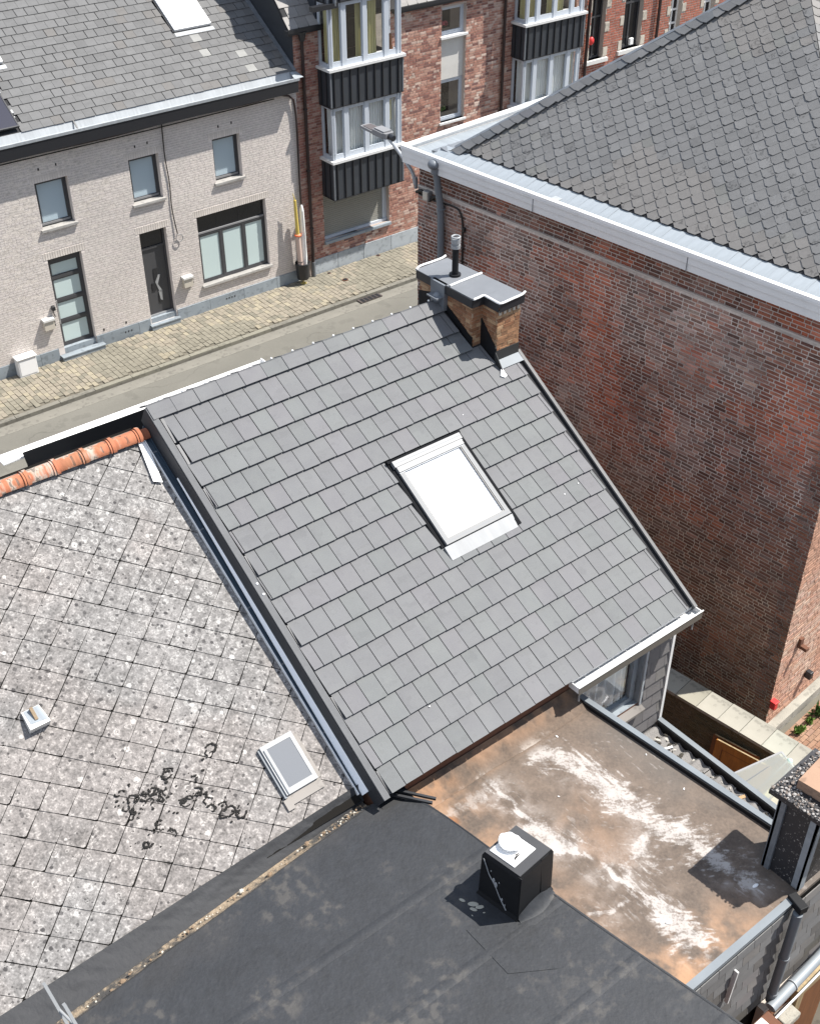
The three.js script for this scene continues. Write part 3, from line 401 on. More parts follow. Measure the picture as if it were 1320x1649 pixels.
/* ================================================================ THE BRICK FLATS WITH BAYS */
let baySource;
{
  const t = thing('brick_flats', 'three-storey flats of mottled red and pink brick with dark clad bay windows', 'building');
  const B = new Basis(V(0, 0, -27.15), V(1, 0, 0), V(0, 1, 0)), X0 = 17.72, X1 = 28.66, TOP = 6.94;
  const holes = [[18.47, 0.92, 20.85, 2.9], [22.8, 3.48, 23.72, 6.74], [18.6, 2.95, 20.85, 6.94], [25.7, 2.95, 27.9, 6.94]];
  const wall = mesh('wall', wallPanel(B, [[X0, -0.2], [X1, -0.2], [X1, TOP], [X0, TOP]], holes, 0.25), M.mortarBay, t);
  const col = (a, b, r) => { const q = r(), n = fbm(a * 0.7 + 5, b * 0.7, 3), w = sm(0.35, 0.65, n); let c = q < 0.12 ? [0.22, 0.115, 0.10] : q < 0.26 ? [0.33, 0.165, 0.13] : q < 0.58 ? [0.46, 0.245, 0.185] : q < 0.84 ? [0.55, 0.345, 0.27] : [0.64, 0.50, 0.42]; const k = 0.86 + 0.3 * r(); c = c.map((x) => x * k); return mix3(c, [0.36, 0.15, 0.105], a < 18.5 ? 0.45 : 0.25 * (1 - w)); };
  layBricks(wall, t, B, { a0: X0, a1: X1, b0: 0.46, b1: TOP, holes, course: 0.072, joint: 0.012, len: 0.21, bond: 'wild', proud: 0.008, color: col, seed: 9, singles: 300 });
  mesh('rear_wall', box(X0, X1, -0.2, 7, -38.3, -38), M.mortarBay, t);
  const pl = sub('plinth', t), pr = rngOf(4); for (const [s, e] of [[17.98, 18.9], [18.9, 19.85], [19.85, 20.9], [20.9, 21.95], [21.95, 23.0], [23.0, 24.05], [24.05, 25.1], [25.1, 26.15], [26.15, 27.2], [27.2, 28.66]]) { const k = 0.95 + 0.1 * pr(); mesh('plinth_slab', boxB(B, s + 0.008, e - 0.008, -0.15, 0.45, -0.02, 0.03, pr(), pr()), tint([0.40 * k, 0.45 * k, 0.49 * k], 0.7, T.concrete), pl); }
  // roller shutter
  { const w = sub('window', t), g = []; for (let b = 1.0; b < 2.88; b += 0.062) g.push(prism(new Basis(B.p(18.53, b, -0.16), V(0, 0, 1), V(0, 1, 0)), [[0, 0], [0.004, 0.006], [0.004, 0.052], [0, 0.058]], 0, -2.2)); const s = mesh('roller_shutter', g, M.shutter, w); s.userData.kind = 'stuff';
    mesh('frame', [boxB(B, 18.47, 18.53, 0.95, 2.9, -0.2, -0.10), boxB(B, 20.70, 20.85, 0.95, 2.9, -0.2, -0.13), boxB(B, 18.47, 20.85, 0.92, 1.0, -0.2, -0.10)], M.bayFrame, w); mesh('sill', boxB(B, 18.45, 20.87, 0.84, 0.92, -0.2, 0.09), M.bluestone, w); mesh('room', boxB(B, 18.47, 20.85, 0.92, 2.9, -0.24, -0.21), M.room, w); }
  // tall strip with two windows and a pale panel
  for (const [b0, b1, red] of [[5.94, 6.74, 1], [3.48, 4.70, 2]]) { const w = windowIn(t, B, 22.8, b0, 23.72, b1, { recess: 0.12, t: 0.06, frame: M.bayFrame, sash: 0.05, sashMat: M.bayFrame, sill: true, sillMat: M.baySill, sillOut: 0.06, room: true }); const r = rngOf(40 + red); mesh('flower', [0, 1, 2, 3].map(() => new THREE.SphereGeometry(0.07, 6, 5).translate(22.92 + 0.4 * r(), b0 + 0.16 + 0.15 * r(), -27.55)), red === 1 ? std([0.35, 0.05, 0.07], 0.8) : M.leafDark, w); }
  mesh('spandrel_panel', boxB(B, 22.8, 23.72, 4.70, 5.88, -0.24, -0.09), M.panelGrey, t); mesh('head_trim', boxB(B, 22.8, 23.72, 6.74, 6.94, -0.2, -0.10), M.bayFrame, t);
  for (const [x, label] of [[17.97, 'left'], [25.15, 'right']]) { const d = sub('downpipe', t); mesh('pipe', cyl(V(x, 0.2, -27.06), V(x, 6.8, -27.06), 0.045), M.pipeRed, d); mesh('hopper', new THREE.CylinderGeometry(0.13, 0.06, 0.25, 12).translate(x, 6.8, -27.05), M.blackMetal, d); mesh('shoe', cyl(V(x, 0, -27.05), V(x, 0.45, -27.05), 0.055), M.zincGrey, d); for (const y of [1.5, 3.2, 4.9]) mesh('bracket', new THREE.TorusGeometry(0.055, 0.012, 6, 14).rotateX(Math.PI / 2).translate(x, y, -27.06), M.blackMetal, d); }
  // bay: cladding boxes with standing seams, casements between
  const bay = sub('bay_window', t), x0 = 18.48, x1 = 20.94, zf = -26.56, Bf = new Basis(V(0, 0, zf), V(1, 0, 0), V(0, 1, 0)), Bl = new Basis(V(x0, 0, -27.15), V(0, 0, 1), V(0, 1, 0)), Br = new Basis(V(x1, 0, zf), V(0, 0, -1), V(0, 1, 0)), dz = 0.59;
  const strip = (b0, b1) => { const g = mesh('cladding', box(x0, x1, b0, b1, -27.15, zf), M.bayPanel, bay); const s = []; for (let a = x0 + 0.11; a < x1 - 0.02; a += 0.272) s.push(boxB(Bf, a - 0.013, a + 0.013, b0, b1, 0, 0.035)); for (const c of [0.17, 0.42]) s.push(boxB(Bl, c - 0.012, c + 0.012, b0, b1, 0, 0.03)); mesh('standing_seam', s, M.blackMetal, g); mesh('corner_trim', [boxB(Bf, x0 - 0.01, x0 + 0.03, b0 - 0.012, b1, -0.03, 0.012), boxB(Bf, x1 - 0.03, x1 + 0.01, b0 - 0.012, b1, -0.03, 0.012)], M.zincGrey, g); mesh('drip_edge', [boxB(Bf, x0 - 0.015, x1 + 0.015, b0 - 0.03, b0 - 0.001, -0.55, 0.016)], M.blackMetal, g); };
  strip(2.36, 3.40); strip(4.95, 5.88); strip(7.62, 8.6);
  for (const [b0, b1, kind] of [[3.47, 4.92, 0], [5.96, 7.59, 1]]) {
    const w = sub('window', bay), in0 = 0.06;
    mesh('sill', [box(x0 - 0.06, x1 + 0.06, b0 - 0.07, b0, -27.15, zf + 0.06)], M.baySill, w);
    const posts = [[x0 + 0.03, x0 + 0.13], [18.92, 19.06], [19.62, 19.75], [20.33, 20.47], [x1 - 0.17, x1 - 0.03]], F = [];
    for (const [p, q] of posts) F.push(boxB(Bf, p, q, b0, b1, -0.11, -in0 + 0.02)); for (let i = 0; i + 1 < posts.length; i++) { const p = posts[i][1], q = posts[i + 1][0]; F.push(boxB(Bf, p, q, b0, b0 + 0.1, -0.11, -in0), boxB(Bf, p, q, b1 - 0.07, b1, -0.11, -in0)); }
    F.push(boxB(Bl, 0.02, 0.10, b0, b1, -0.1, -0.05), boxB(Bl, dz - 0.11, dz - 0.04, b0, b1, -0.1, -0.05), boxB(Bl, 0.1, dz - 0.11, b0, b0 + 0.1, -0.1, -0.05), boxB(Bl, 0.1, dz - 0.11, b1 - 0.07, b1, -0.1, -0.05), boxB(Br, 0.04, 0.12, b0, b1, -0.1, -0.05), boxB(Br, dz - 0.09, dz - 0.02, b0, b1, -0.1, -0.05), boxB(Br, 0.12, dz - 0.09, b0, b0 + 0.1, -0.1, -0.05), boxB(Br, 0.12, dz - 0.09, b1 - 0.07, b1, -0.1, -0.05));
    mesh('frame', F, M.bayFrame, w);
    for (let i = 0; i + 1 < posts.length; i++) { const p = posts[i][1], q = posts[i + 1][0]; mesh('sash', [boxB(Bf, p, q, b0 + 0.1, b0 + 0.15, -0.10, -0.062), boxB(Bf, p, q, b1 - 0.11, b1 - 0.07, -0.10, -0.062), boxB(Bf, p, p + 0.035, b0 + 0.15, b1 - 0.11, -0.10, -0.062), boxB(Bf, q - 0.035, q, b0 + 0.15, b1 - 0.11, -0.10, -0.062)], M.bayFrame, w); mesh('pane', boxB(Bf, p + 0.035, q - 0.035, b0 + 0.15, b1 - 0.11, -0.085, -0.08), M.glass, w); }
    mesh('pane', boxB(Bl, 0.1, dz - 0.11, b0 + 0.1, b1 - 0.07, -0.08, -0.075), M.glass, w); mesh('pane', boxB(Br, 0.12, dz - 0.09, b0 + 0.1, b1 - 0.07, -0.08, -0.075), M.glass, w);
    if (kind) { for (const [p, q] of [[18.6, 18.98], [19.5, 19.74], [19.74, 20.2]]) curtain(Bf, p, q, b0 + 0.02, b1, -0.22, 5, 0.035, M.curtainYellow, w); mesh('vase', new THREE.LatheGeometry([[0, 0], [0.07, 0], [0.09, 0.1], [0.04, 0.25], [0.06, 0.42], [0.03, 0.5], [0, 0.52]].map(([p, q]) => new THREE.Vector2(p, q)), 12).translate(20.62, b0 + 0.04, -26.72), M.woodDark, w); }
    else { for (const [p, q] of [[18.6, 19.0], [19.03, 19.68], [19.7, 20.4], [20.42, 20.82]]) curtain(Bf, p, q, b0 + 0.02, b1, -0.2, 7, 0.03, M.curtainWhite, w); mesh('net_hanger', boxB(Bf, 20.56, 20.62, b0 + 0.7, b1 - 0.2, -0.15, -0.14), M.curtainYellow, w); }
    curtain(Bl, 0.1, dz - 0.1, b0 + 0.02, b1, -0.2, 4, 0.02, kind ? M.curtainYellow : M.curtainWhite, w); mesh('room', box(x0 + 0.1, x1 - 0.1, b0, b1, -28.0, -27.9), M.room, w); mesh('room', box(x0 + 0.05, x0 + 0.1, b0, b1, -27.9, -27.2), M.room, w); mesh('room', box(x0 + 0.1, x1 - 0.1, b0 - 0.02, b0 - 0.004, -27.9, -26.7), M.room, w);
  }
  const bay2 = bay.clone(); bay2.position.x += 7.06; t.add(bay2);
  // eaves, roof of large pale slates, dark gable above the lower house
  for (const [s, e] of [[17.5, 18.55], [21.0, 25.62], [28.02, 28.7]]) mesh('gutter', [box(s, e, 6.88, 7.0, -27.15, -26.98), box(s, e, 6.94, 7.03, -26.99, -26.96)], M.blackMetal, t);
  const pit = 49 * Math.PI / 180, R = new Basis(V(0, 7.0, -27.08), V(1, 0, 0), V(0, Math.sin(pit), -Math.cos(pit))), roof = mesh('roof', boxB(R, 17.6, 28.7, 0, 5.2, -0.1, 0), M.deck, t), sp = [], r = rngOf(6);
  for (let k = 0; k < 14; k++) for (let a = 17.58 + (k % 2) * 0.16; a < 28.6; a += 0.33) { if ((a > 18.4 && a < 20.95) || (a > 25.45 && a < 28.0)) continue; sp.push({ g: prism(R, [[a, k * 0.3], [a + 0.3, k * 0.3], [a + 0.322, k * 0.3 + 0.05], [a + 0.322, k * 0.3 + 0.36], [a, k * 0.3 + 0.36]], (x, y) => 0.028 - 0.06 * (y - k * 0.3), (x, y) => 0.015 - 0.06 * (y - k * 0.3), r(), r()), m: tint(mix3([0.23, 0.22, 0.215], [0.29, 0.275, 0.27], r()), 0.7, T.slate), at: R.p(a, k * 0.3) }); }
  layPieces(roof, 'slate', 'slates', sp, 120);
  mesh('gable_wall', prism(new Basis(V(17.70, 0, 0), V(0, 0, 1), V(0, 1, 0)), [[-27.12, 5.6], [-27.12, 7.0], [-30.5, 10.9], [-38, 10.9], [-38, 5.6]], 0.0, -0.02), std([0.03, 0.034, 0.04], 0.6, { map: T.slate }), t);
  mesh('gable_wall', prism(new Basis(V(17.705, 0, 0), V(0, 0, 1), V(0, 1, 0)), [[-27.38, -0.2], [-27.38, 5.6], [-38, 5.6], [-38, -0.2]], 0.0, -0.02), M.mortarBay, t);
  mesh('dormer_cheek', box(18.5, 20.92, 7.0, 10.2, -30, -27.16), M.bayPanel, t); mesh('dormer_cheek', box(25.56, 27.98, 7.0, 10.2, -30, -27.16), M.bayPanel, t);
  { const g = sub('dormer_gutter', t); mesh('channel', box(17.95, 18.75, 7.50, 7.62, -26.62, -26.46), M.blackMetal, g); mesh('spout', cyl(V(18.66, 7.55, -26.5), V(18.66, 8.2, -26.5), 0.045), M.zincGrey, g); }
}
{ // old red brick house further along the street
  const t = thing('old_brick_house', 'old red brick house with pale stone window surrounds at the far top right', 'house');
  const B = new Basis(V(0, 0, -27.15), V(1, 0, 0), V(0, 1, 0)), X0 = 28.68, X1 = 40;
  const wins = [[28.92, 4.18, 29.56, 6.05, 0], [30.43, 4.25, 31.3, 6.3, 0], [32.66, 4.22, 33.22, 6.2, 1], [34.34, 4.22, 34.92, 6.2, 1]], low = wins.map(([a, b, c, d, k]) => [a, 0.9, c, 2.9, k]);
  const holes = [...wins, ...low].map((w) => w.slice(0, 4));
  const stones = []; for (const [a0, b0, a1, b1] of holes) for (let i = 0; i < 3; i++) { const y = b0 + 0.05 + i * 0.75; stones.push([a0 - 0.17, y, a0 - 0.01, y + 0.26], [a1 + 0.01, y, a1 + 0.2, y + 0.26]); }
  const wall = mesh('wall', wallPanel(B, [[X0, -0.2], [X1, -0.2], [X1, 8.5], [X0, 8.5]], holes, 0.25), M.mortarRed, t); mesh('rear_wall', box(X0, X1, -0.2, 8.5, -36.3, -36), M.mortarRed, t);
  layBricks(wall, t, B, { a0: X0, a1: 36.5, b0: 2.4, b1: 7.6, holes: [...holes, ...stones], course: 0.078, joint: 0.02, len: 0.22, bond: 'flemish', proud: 0.006, color: (a, b, r) => { const k = 0.8 + 0.4 * r(); return [0.40 * k, 0.135 * k, 0.085 * k]; }, seed: 14, singles: 160 });
  for (const s of stones) mesh('quoin_stone', boxB(B, s[0], s[2], s[1], s[3], -0.05, 0.02), M.sand, wall);
  for (const [a0, b0, a1, b1, k] of [...wins, ...low]) { const w = windowIn(t, B, a0, b0, a1, b1, { recess: 0.16, t: 0.06, cols: [0.5], rows: k ? [0.22, 0.44, 0.66] : [0.68], frame: k ? M.white : M.anthraciteFrame, pane: M.glassDark }); mesh('sill', boxB(B, a0 - 0.2, a1 + 0.2, b0 - 0.12, b0, -0.16, 0.09), M.offWhite, w); }
  mesh('window_ornament', new THREE.SphereGeometry(0.1, 10, 8).scale(1, 1.3, 0.8).translate(29.1, 4.75, -27.24), M.red, t); mesh('window_ornament', new RoundedBoxGeometry(0.18, 0.22, 0.1, 2, 0.03).translate(30.98, 4.42, -27.25), M.white, t);
  mesh('roof', prism(new Basis(V(X0, 0, 0), V(0, 0, -1), V(0, 1, 0)), [[27.0, 8.4], [36.4, 8.4], [31.7, 12]], 11.3, 0), M.anthracite, t);
  for (const x of [28.72, 32.0]) mesh('downpipe', cyl(V(x, 0, -27.06), V(x, 8.4, -27.06), 0.05), M.pipeRed, t);
}
{ // bin with poles
  const t = thing('black_bin', 'black bin on a thin yellow leg standing against the pale house corner', 'bin'); const x = 17.46, z = -26.86;
  mesh('bucket', new THREE.LatheGeometry([[0, 0], [0.165, 0], [0.175, 0.02], [0.2, 0.44], [0.215, 0.45], [0.215, 0.5], [0.195, 0.5], [0.17, 0.06], [0, 0.06]].map(([p, q]) => new THREE.Vector2(p, q)), 24).translate(x, 0.16, z), M.blackMetal, t);
  mesh('leg', [cyl(V(x, 0, z), V(x, 0.18, z), 0.018), cyl(V(x, 0, z), V(x, 0.015, z), 0.09)], M.yellow, t);
  const w = thing('white_pole', 'tall white furled banner pole standing in the black bin', 'pole'); mesh('sleeve', new THREE.LatheGeometry([[0, 0], [0.07, 0.02], [0.085, 0.5], [0.075, 1.2], [0.06, 1.9], [0.03, 2.05], [0, 2.07]].map(([p, q]) => new THREE.Vector2(p, q)), 14).translate(x + 0.09, 0.3, z - 0.02), M.whiteSheet, w); mesh('fold', tube([V(x + 0.07, 0.4, z + 0.06), V(x + 0.10, 1.2, z + 0.065), V(x + 0.08, 2.2, z + 0.04)], 0.022, 8, 20), M.white, w);
  const y = thing('yellow_pole', 'yellow and pink tube with an orange ring standing in the black bin', 'pole'); mesh('lower_tube', cyl(V(x - 0.07, 0.3, z + 0.03), V(x - 0.1, 1.55, z), 0.075, 0.07), std([0.55, 0.42, 0.36], 0.6), y); mesh('upper_tube', cyl(V(x - 0.1, 1.55, z), V(x - 0.12, 2.55, z - 0.02), 0.055, 0.04), M.yellow, y); mesh('ring', new THREE.TorusGeometry(0.075, 0.03, 10, 20).rotateX(Math.PI / 2).translate(x - 0.1, 1.52, z), M.orange, y); mesh('strap', new THREE.TorusGeometry(0.078, 0.008, 6, 20).rotateX(Math.PI / 2).translate(x - 0.08, 0.72, z + 0.02), M.cable, y); mesh('tip', cyl(V(x - 0.12, 2.55, z - 0.02), V(x - 0.17, 2.75, z - 0.02), 0.02, 0.008), M.yellow, y);
}

function remapUV(g, f) { const p = g.attributes.position, uv = g.attributes.uv; for (let i = 0; i < p.count; i++) { const [a, b] = f(p.getX(i), p.getY(i), p.getZ(i)); uv.setXY(i, a, b); } return g; }
function surf(ns, nt, f, sc = 1) { const g = new THREE.PlaneGeometry(1, 1, ns, nt), p = g.attributes.position, uv = g.attributes.uv; for (let i = 0; i < p.count; i++) { const s = p.getX(i) + 0.5, t = p.getY(i) + 0.5, w = f(s, t); p.setXYZ(i, w.x, w.y, w.z); uv.setXY(i, w.x * sc, -w.z * sc); } g.computeVertexNormals(); return g; }
const lerpV = (p, q, t) => p.clone().lerp(q, t);

/* ================================================================ THE TALL BRICK HALL ON THE RIGHT */
let hall;
{
  const t = hall = thing('brick_hall', 'tall dark brown brick hall with white eaves gutter and hipped slate roof on the right', 'building');
  t.position.set(12.937, 0, -15.99); t.rotation.y = 0.0869; t.updateMatrixWorld(true);
  const L = 8.65, W = 9.5, B = new Basis(V(0, 0, 0), V(0, 0, 1), V(0, 1, 0)), E = new Basis(V(0, 0, L), V(1, 0, 0), V(0, 1, 0));
  const wall = mesh('wall', boxB(B, 0, L, -0.24, 7.42, -0.3, 0), M.mortarHall, t);
  const upper = mesh('wall', boxB(B, 0, L, 7.42, 7.88, -0.3, -0.035), M.mortarHall, t);
  const end = mesh('wall', boxB(E, 0, W, -0.24, 7.88, -0.3, -0.002), M.mortarHall, t); end.userData.label = 'sunlit end wall of the brick hall';
  mesh('street_wall', box(0.05, W, -0.2, 7.86, 0.002, 0.28), M.mortarHall, t); mesh('far_wall', box(W - 0.3, W, -0.2, 7.88, 0.3, L - 0.3), M.mortarHall, t);
  mesh('brick_ledge', boxB(B, 0, L, 7.40, 7.43, -0.036, 0.012), M.mortarHall, t);
  M.hallMortar = std([1, 1, 1], 0.95, { map: T.hallMortar }); wall.material = M.hallMortar;
  const col = (z, y, r) => {
    const n = fbm(z * 0.8 + 3, y * 0.8, 4), n2 = fbm(z * 1.7 + 20, y * 1.7, 4), q = r();
    let c = q < 0.3 ? [0.118, 0.060, 0.045] : q < 0.75 ? [0.172, 0.082, 0.057] : q < 0.92 ? [0.215, 0.102, 0.066] : [0.11, 0.072, 0.060];
    const red = Math.max(sm(0.75, 0.1, Math.abs(z - 4.35 + 0.25 * (y - 6))) * sm(3.2, 5.2, y) * sm(7.5, 7.0, y), sm(0.9, 0.2, Math.hypot(z - 7.9, (y - 6.0) * 0.8)), 0.7 * sm(0.6, 0.72, n2));
    c = mix3(c, [0.40, 0.12, 0.06], red * (0.45 + 0.55 * r()));
    const salt = Math.max(sm(1.3, 0.3, Math.hypot((z - 6.3) * 0.8, (y - 6.7) * 1.3)), 0.6 * sm(0.55, 0.1, Math.abs(y - 7.1)) * sm(4.2, 2, z), 0.75 * sm(0.5, 0.66, n)) * (0.35 + 0.65 * fbm(z * 5, y * 5, 3)) * (1 - red * 0.8);
    c = mix3(c, [0.34, 0.285, 0.25], clamp(salt * (0.2 + 1.0 * r()), 0, 0.75));
    c = mix3(c, [0.15, 0.108, 0.066], 0.7 * sm(5.0, 2.4, y) * n2);
    const worn = sm(0.5, 0.62, fbm(z * 6, y * 9 + 3, 3)) * 0.35; c = mix3(c, [0.27, 0.235, 0.215], worn * r()); const run = fbm(z * 7, y * 0.5 + 2, 3); c = mix3(c, [0.37, 0.31, 0.27], 0.4 * sm(0.56, 0.70, run) * sm(3.5, 7.2, y) * r()); const k = (0.98 + 0.8 * r()) * (1 - 0.3 * sm(0.46, 0.34, run)); return [c[0] * k * 1.12, c[1] * k, c[2] * k * 0.96];
  };
  layBricks(wall, t, B, { a0: 0, a1: L, b0: 0.0, b1: 7.40, course: 0.063, joint: 0.0165, len: 0.2, bond: 'flemish', jitter: 0.12, wavy: 0.014, proud: 0.003, uneven: 0.006, color: col, seed: 2, singles: 300 });
  layBricks(upper, t, B, { a0: 0, a1: L, b0: 7.43, b1: 7.88, course: 0.063, joint: 0.0145, len: 0.2, bond: 'flemish', proud: -0.031, uneven: 0.005, color: (z, y, r) => col(z, 5.6 + (y - 7.4), r).map((x) => x * 0.85), seed: 12, singles: 60 });
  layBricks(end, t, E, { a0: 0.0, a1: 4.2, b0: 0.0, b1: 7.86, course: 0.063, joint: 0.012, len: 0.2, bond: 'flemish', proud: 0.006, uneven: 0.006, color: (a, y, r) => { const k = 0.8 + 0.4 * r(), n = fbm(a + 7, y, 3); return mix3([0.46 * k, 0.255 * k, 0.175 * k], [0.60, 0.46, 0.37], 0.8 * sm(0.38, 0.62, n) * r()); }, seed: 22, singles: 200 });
  // eaves: white fascia, lip, zinc-lined box gutter
  const sx = -0.25, fz = -0.17, g = sub('gutter', t);
  mesh('fascia', [box(sx, sx + 0.05, 7.98, 8.12, fz, L + 0.25), box(sx + 0.014, sx + 0.06, 7.86, 7.98, fz + 0.012, L + 0.24), box(sx - 0.012, sx, 8.085, 8.119, fz - 0.008, L + 0.25), box(sx + 0.06, 0.0, 7.86, 7.88, fz + 0.06, L + 0.2), box(sx + 0.05, W, 7.98, 8.12, fz, fz + 0.05), box(sx + 0.06, W, 7.86, 7.98, fz + 0.012, fz + 0.06), box(sx + 0.06, W, 7.86, 7.88, fz + 0.06, 0), box(sx + 0.06, W, 7.86, 8.12, L + 0.19, L + 0.24), box(0, W, 7.86, 7.88, L, L + 0.19)], M.white, g);
  mesh('lip', [box(sx - 0.01, sx + 0.07, 8.12, 8.165, fz - 0.01, L + 0.25), box(sx + 0.07, W, 8.12, 8.165, fz - 0.01, fz + 0.07), box(sx + 0.07, W, 8.12, 8.165, L + 0.18, L + 0.25)], M.whiteSheet, g);
  mesh('joint', [2.9, 5.9].map((z) => box(sx - 0.004, sx, 7.86, 8.12, z, z + 0.012)), M.zincGrey, g);
  const r = rngOf(17), lining = []; for (let z = 0.42; z < L - 0.05;) { const e = Math.min(z + 0.16 + 0.12 * r(), L - 0.02), w = 0.006 * r(); lining.push(quad(V(sx + 0.085, 8.085, z), V(sx + 0.085, 8.085, e), V(0.25, 8.19 + w, e), V(0.25, 8.19, z))); z = e; }
  mesh('lining', lining, M.zinc, g); mesh('lining_joint', boxB(B, 3.15, 3.3, 8.10, 8.13, -0.02, 0.16), M.zincWhite, g);
  mesh('trough', [quad(V(sx + 0.07, 8.05, fz + 0.07), V(W, 8.05, fz + 0.07), V(W, 8.05, 0.34), V(sx + 0.07, 8.05, 0.34))], M.zinc, g); mesh('apron', [quad(V(0.02, 8.06, 0.34), V(W, 8.06, 0.34), V(W, 8.19, 0.66), V(0.16, 8.19, 0.66))], M.whiteSheet, g); mesh('corner_flashing', [box(0.0, 0.42, 8.10, 8.14, 0.34, 0.44), prism(new Basis(V(0.1, 8.15, 0.5), V(1, 0, 0), V(0, 0.2, -1)), [[0, -0.2], [0.55, -0.2], [0.55, 0.05], [0, 0.05]], 0.03, 0)], M.zincGrey, g);
  mesh('lining', [quad(V(sx + 0.07, 8.08, L + 0.18), V(W, 8.08, L + 0.18), V(W, 8.19, 8.3), V(0.2, 8.19, 8.3))], M.zinc, g);
  // hipped roof
  const pt = 38.5 * Math.PI / 180, cs = Math.cos(pt), sn = Math.sin(pt), a0 = 0.715, a1 = 8.3, ap = (a0 + a1) / 2, bp = (ap - a0) / cs, R = new Basis(V(0.228, 8.2, 0), V(0, 0, 1), V(cs, sn, 0)), RR = new Basis(V(0.228, 8.2, a1), V(1, 0, 0), V(0, sn, -cs)), RF = new Basis(V(0.228, 8.2, a0), V(-1, 0, 0), V(0, sn, cs));
  const rx = (ap - a0), roof = mesh('roof', [prism(R, [[a0, 0], [a1, 0], [ap, bp]], -0.01, -0.08), prism(RR, [[0, 0], [W, 0], [W, bp], [rx, bp]], -0.01, -0.08)], M.deck, t); mesh('street_slope', prism(RF, [[0, 0], [-W, 0], [-W, bp], [-rx, bp]], 0.01, -0.08), M.anthracite, t);
  const sp = [], w = 0.1235, slateMat = (A, b) => { let c = mix3([0.140, 0.139, 0.139], [0.158, 0.156, 0.153], r()); const worn = sm(0.5, 0.68, fbm(A * 0.7 + 9, b * 0.7, 3)); c = mix3(c, [0.168, 0.163, 0.154], worn * 0.8); if (r() < 0.06) c = c.map((q) => q * 0.88); if (r() < 0.03) c = c.map((q) => q * 1.15); return tint(c, 0.62, T.slateWorn); };
  const diamond = (BB, A, b, edges) => {
    const k = 0.991, tr = 0.032, j = () => 0.006 * (r() - 0.5); let p = [[-w * k, 0.0], [-tr - j(), -w * k + tr], [tr + j(), -w * k + tr * 0.8], [w * k, 0.004], [0.02, w + 0.03], [-0.02, w + 0.03]].map(([x, y]) => [A + x + j(), b + y + j() * 0.5]);
    for (const e of edges) if (p.length > 2) p = clip(p, ...e); if (p.length < 3 || areaOf(p) < 0.0012) return; const li = 0.006 * r(), tl = 0.05 * (r() - 0.5);
    if (r() < 0.05) { const dy = 0.014 * (r() - 0.3), dx = 0.012 * (r() - 0.5); p = p.map(([x, y]) => [x + dx, y - dy]); } const h = (x, y) => 0.014 + 0.8 * li - 0.056 * (y - b + w) + tl * (x - A); sp.push({ g: prism(BB, p, h, (x, y) => h(x, y) - 0.006, 3 * r(), 3 * r()), m: slateMat(A, b), at: BB.p(A, b, 0) });
  };
  for (let k = 0; k * w < bp; k++) for (let A = a0 - 0.3 + (k % 2) * w; A < a1 + 0.2; A += 2 * w) diamond(R, A, k * w + 0.06, [[0, -1, 0.0], [-1, cs, -a0 - 0.02], [1, cs, a1 - 0.002]]);
  for (let k = 0; k * w < bp; k++) for (let A = (k % 2) * w; A < 4.5; A += 2 * w) diamond(RR, A, k * w + 0.06, [[0, -1, 0.0], [-1, cs, -0.002]]);
  layPieces(roof, 'slate', 'slates', sp, 300);
  // long hip slates, lapped up the street hip, and a mitred rear hip
  const hp = []; const d = new THREE.Vector2(cs, 1).normalize(), nn = new THREE.Vector2(d.y, -d.x);
  for (let s = -0.06; s < 5.8; s += 0.185) { const P = (u, v) => [a0 + d.x * (s + u) + nn.x * v, d.y * (s + u) + nn.y * v]; const tl = 0.012 * r(); hp.push({ g: prism(R, [P(-0.02, 0.005), P(0.03, 0.13), P(0.09, 0.2), P(0.23, 0.17), P(0.26, 0.005)], (x, y) => 0.05 + tl - 0.03 * ((x - a0) * d.x + y * d.y - s) , (x, y) => 0.036 + tl - 0.03 * ((x - a0) * d.x + y * d.y - s), r(), r()), m: tint(mix3([0.105, 0.108, 0.112], [0.15, 0.15, 0.15], r()), 0.5, T.slate), at: R.p(...P(0, 0)) }); }
  layPieces(roof, 'hip_slate', 'hip_slates', hp, 60);
  mesh('hip_capping', [bar(R.p(a0 - 0.01, 0.0, 0.045), R.p(ap, bp, 0.045), 0.05, 0.02, R.n)], M.zincGrey, t);
  // downpipe with swan neck
  { const q = sub('downpipe', t); mesh('pipe', tube([V(-0.20, 8.0, 0.66), V(-0.185, 7.8, 0.66), V(-0.15, 7.55, 0.66), V(-0.11, 7.3, 0.67), V(-0.09, 7.0, 0.67), V(-0.09, 4, 0.70), V(-0.09, 0.3, 0.72)], 0.062, 14, 60), M.pipeGrey, q); mesh('hopper', [new THREE.SphereGeometry(0.105, 14, 10).scale(1, 0.85, 1).translate(-0.27, 8.04, 0.66), cyl(V(-0.22, 7.86, 0.66), V(-0.2, 8.02, 0.66), 0.08, 0.1)], M.zincGrey, q); for (const y of [7.2, 5.6, 4.0]) mesh('clip', new THREE.TorusGeometry(0.07, 0.012, 6, 16).rotateX(Math.PI / 2).translate(-0.09, y, 0.675), M.pipeGrey, q); }
  const P = (z, y, out) => B.p(z, y, out).applyMatrix4(t.matrixWorld);
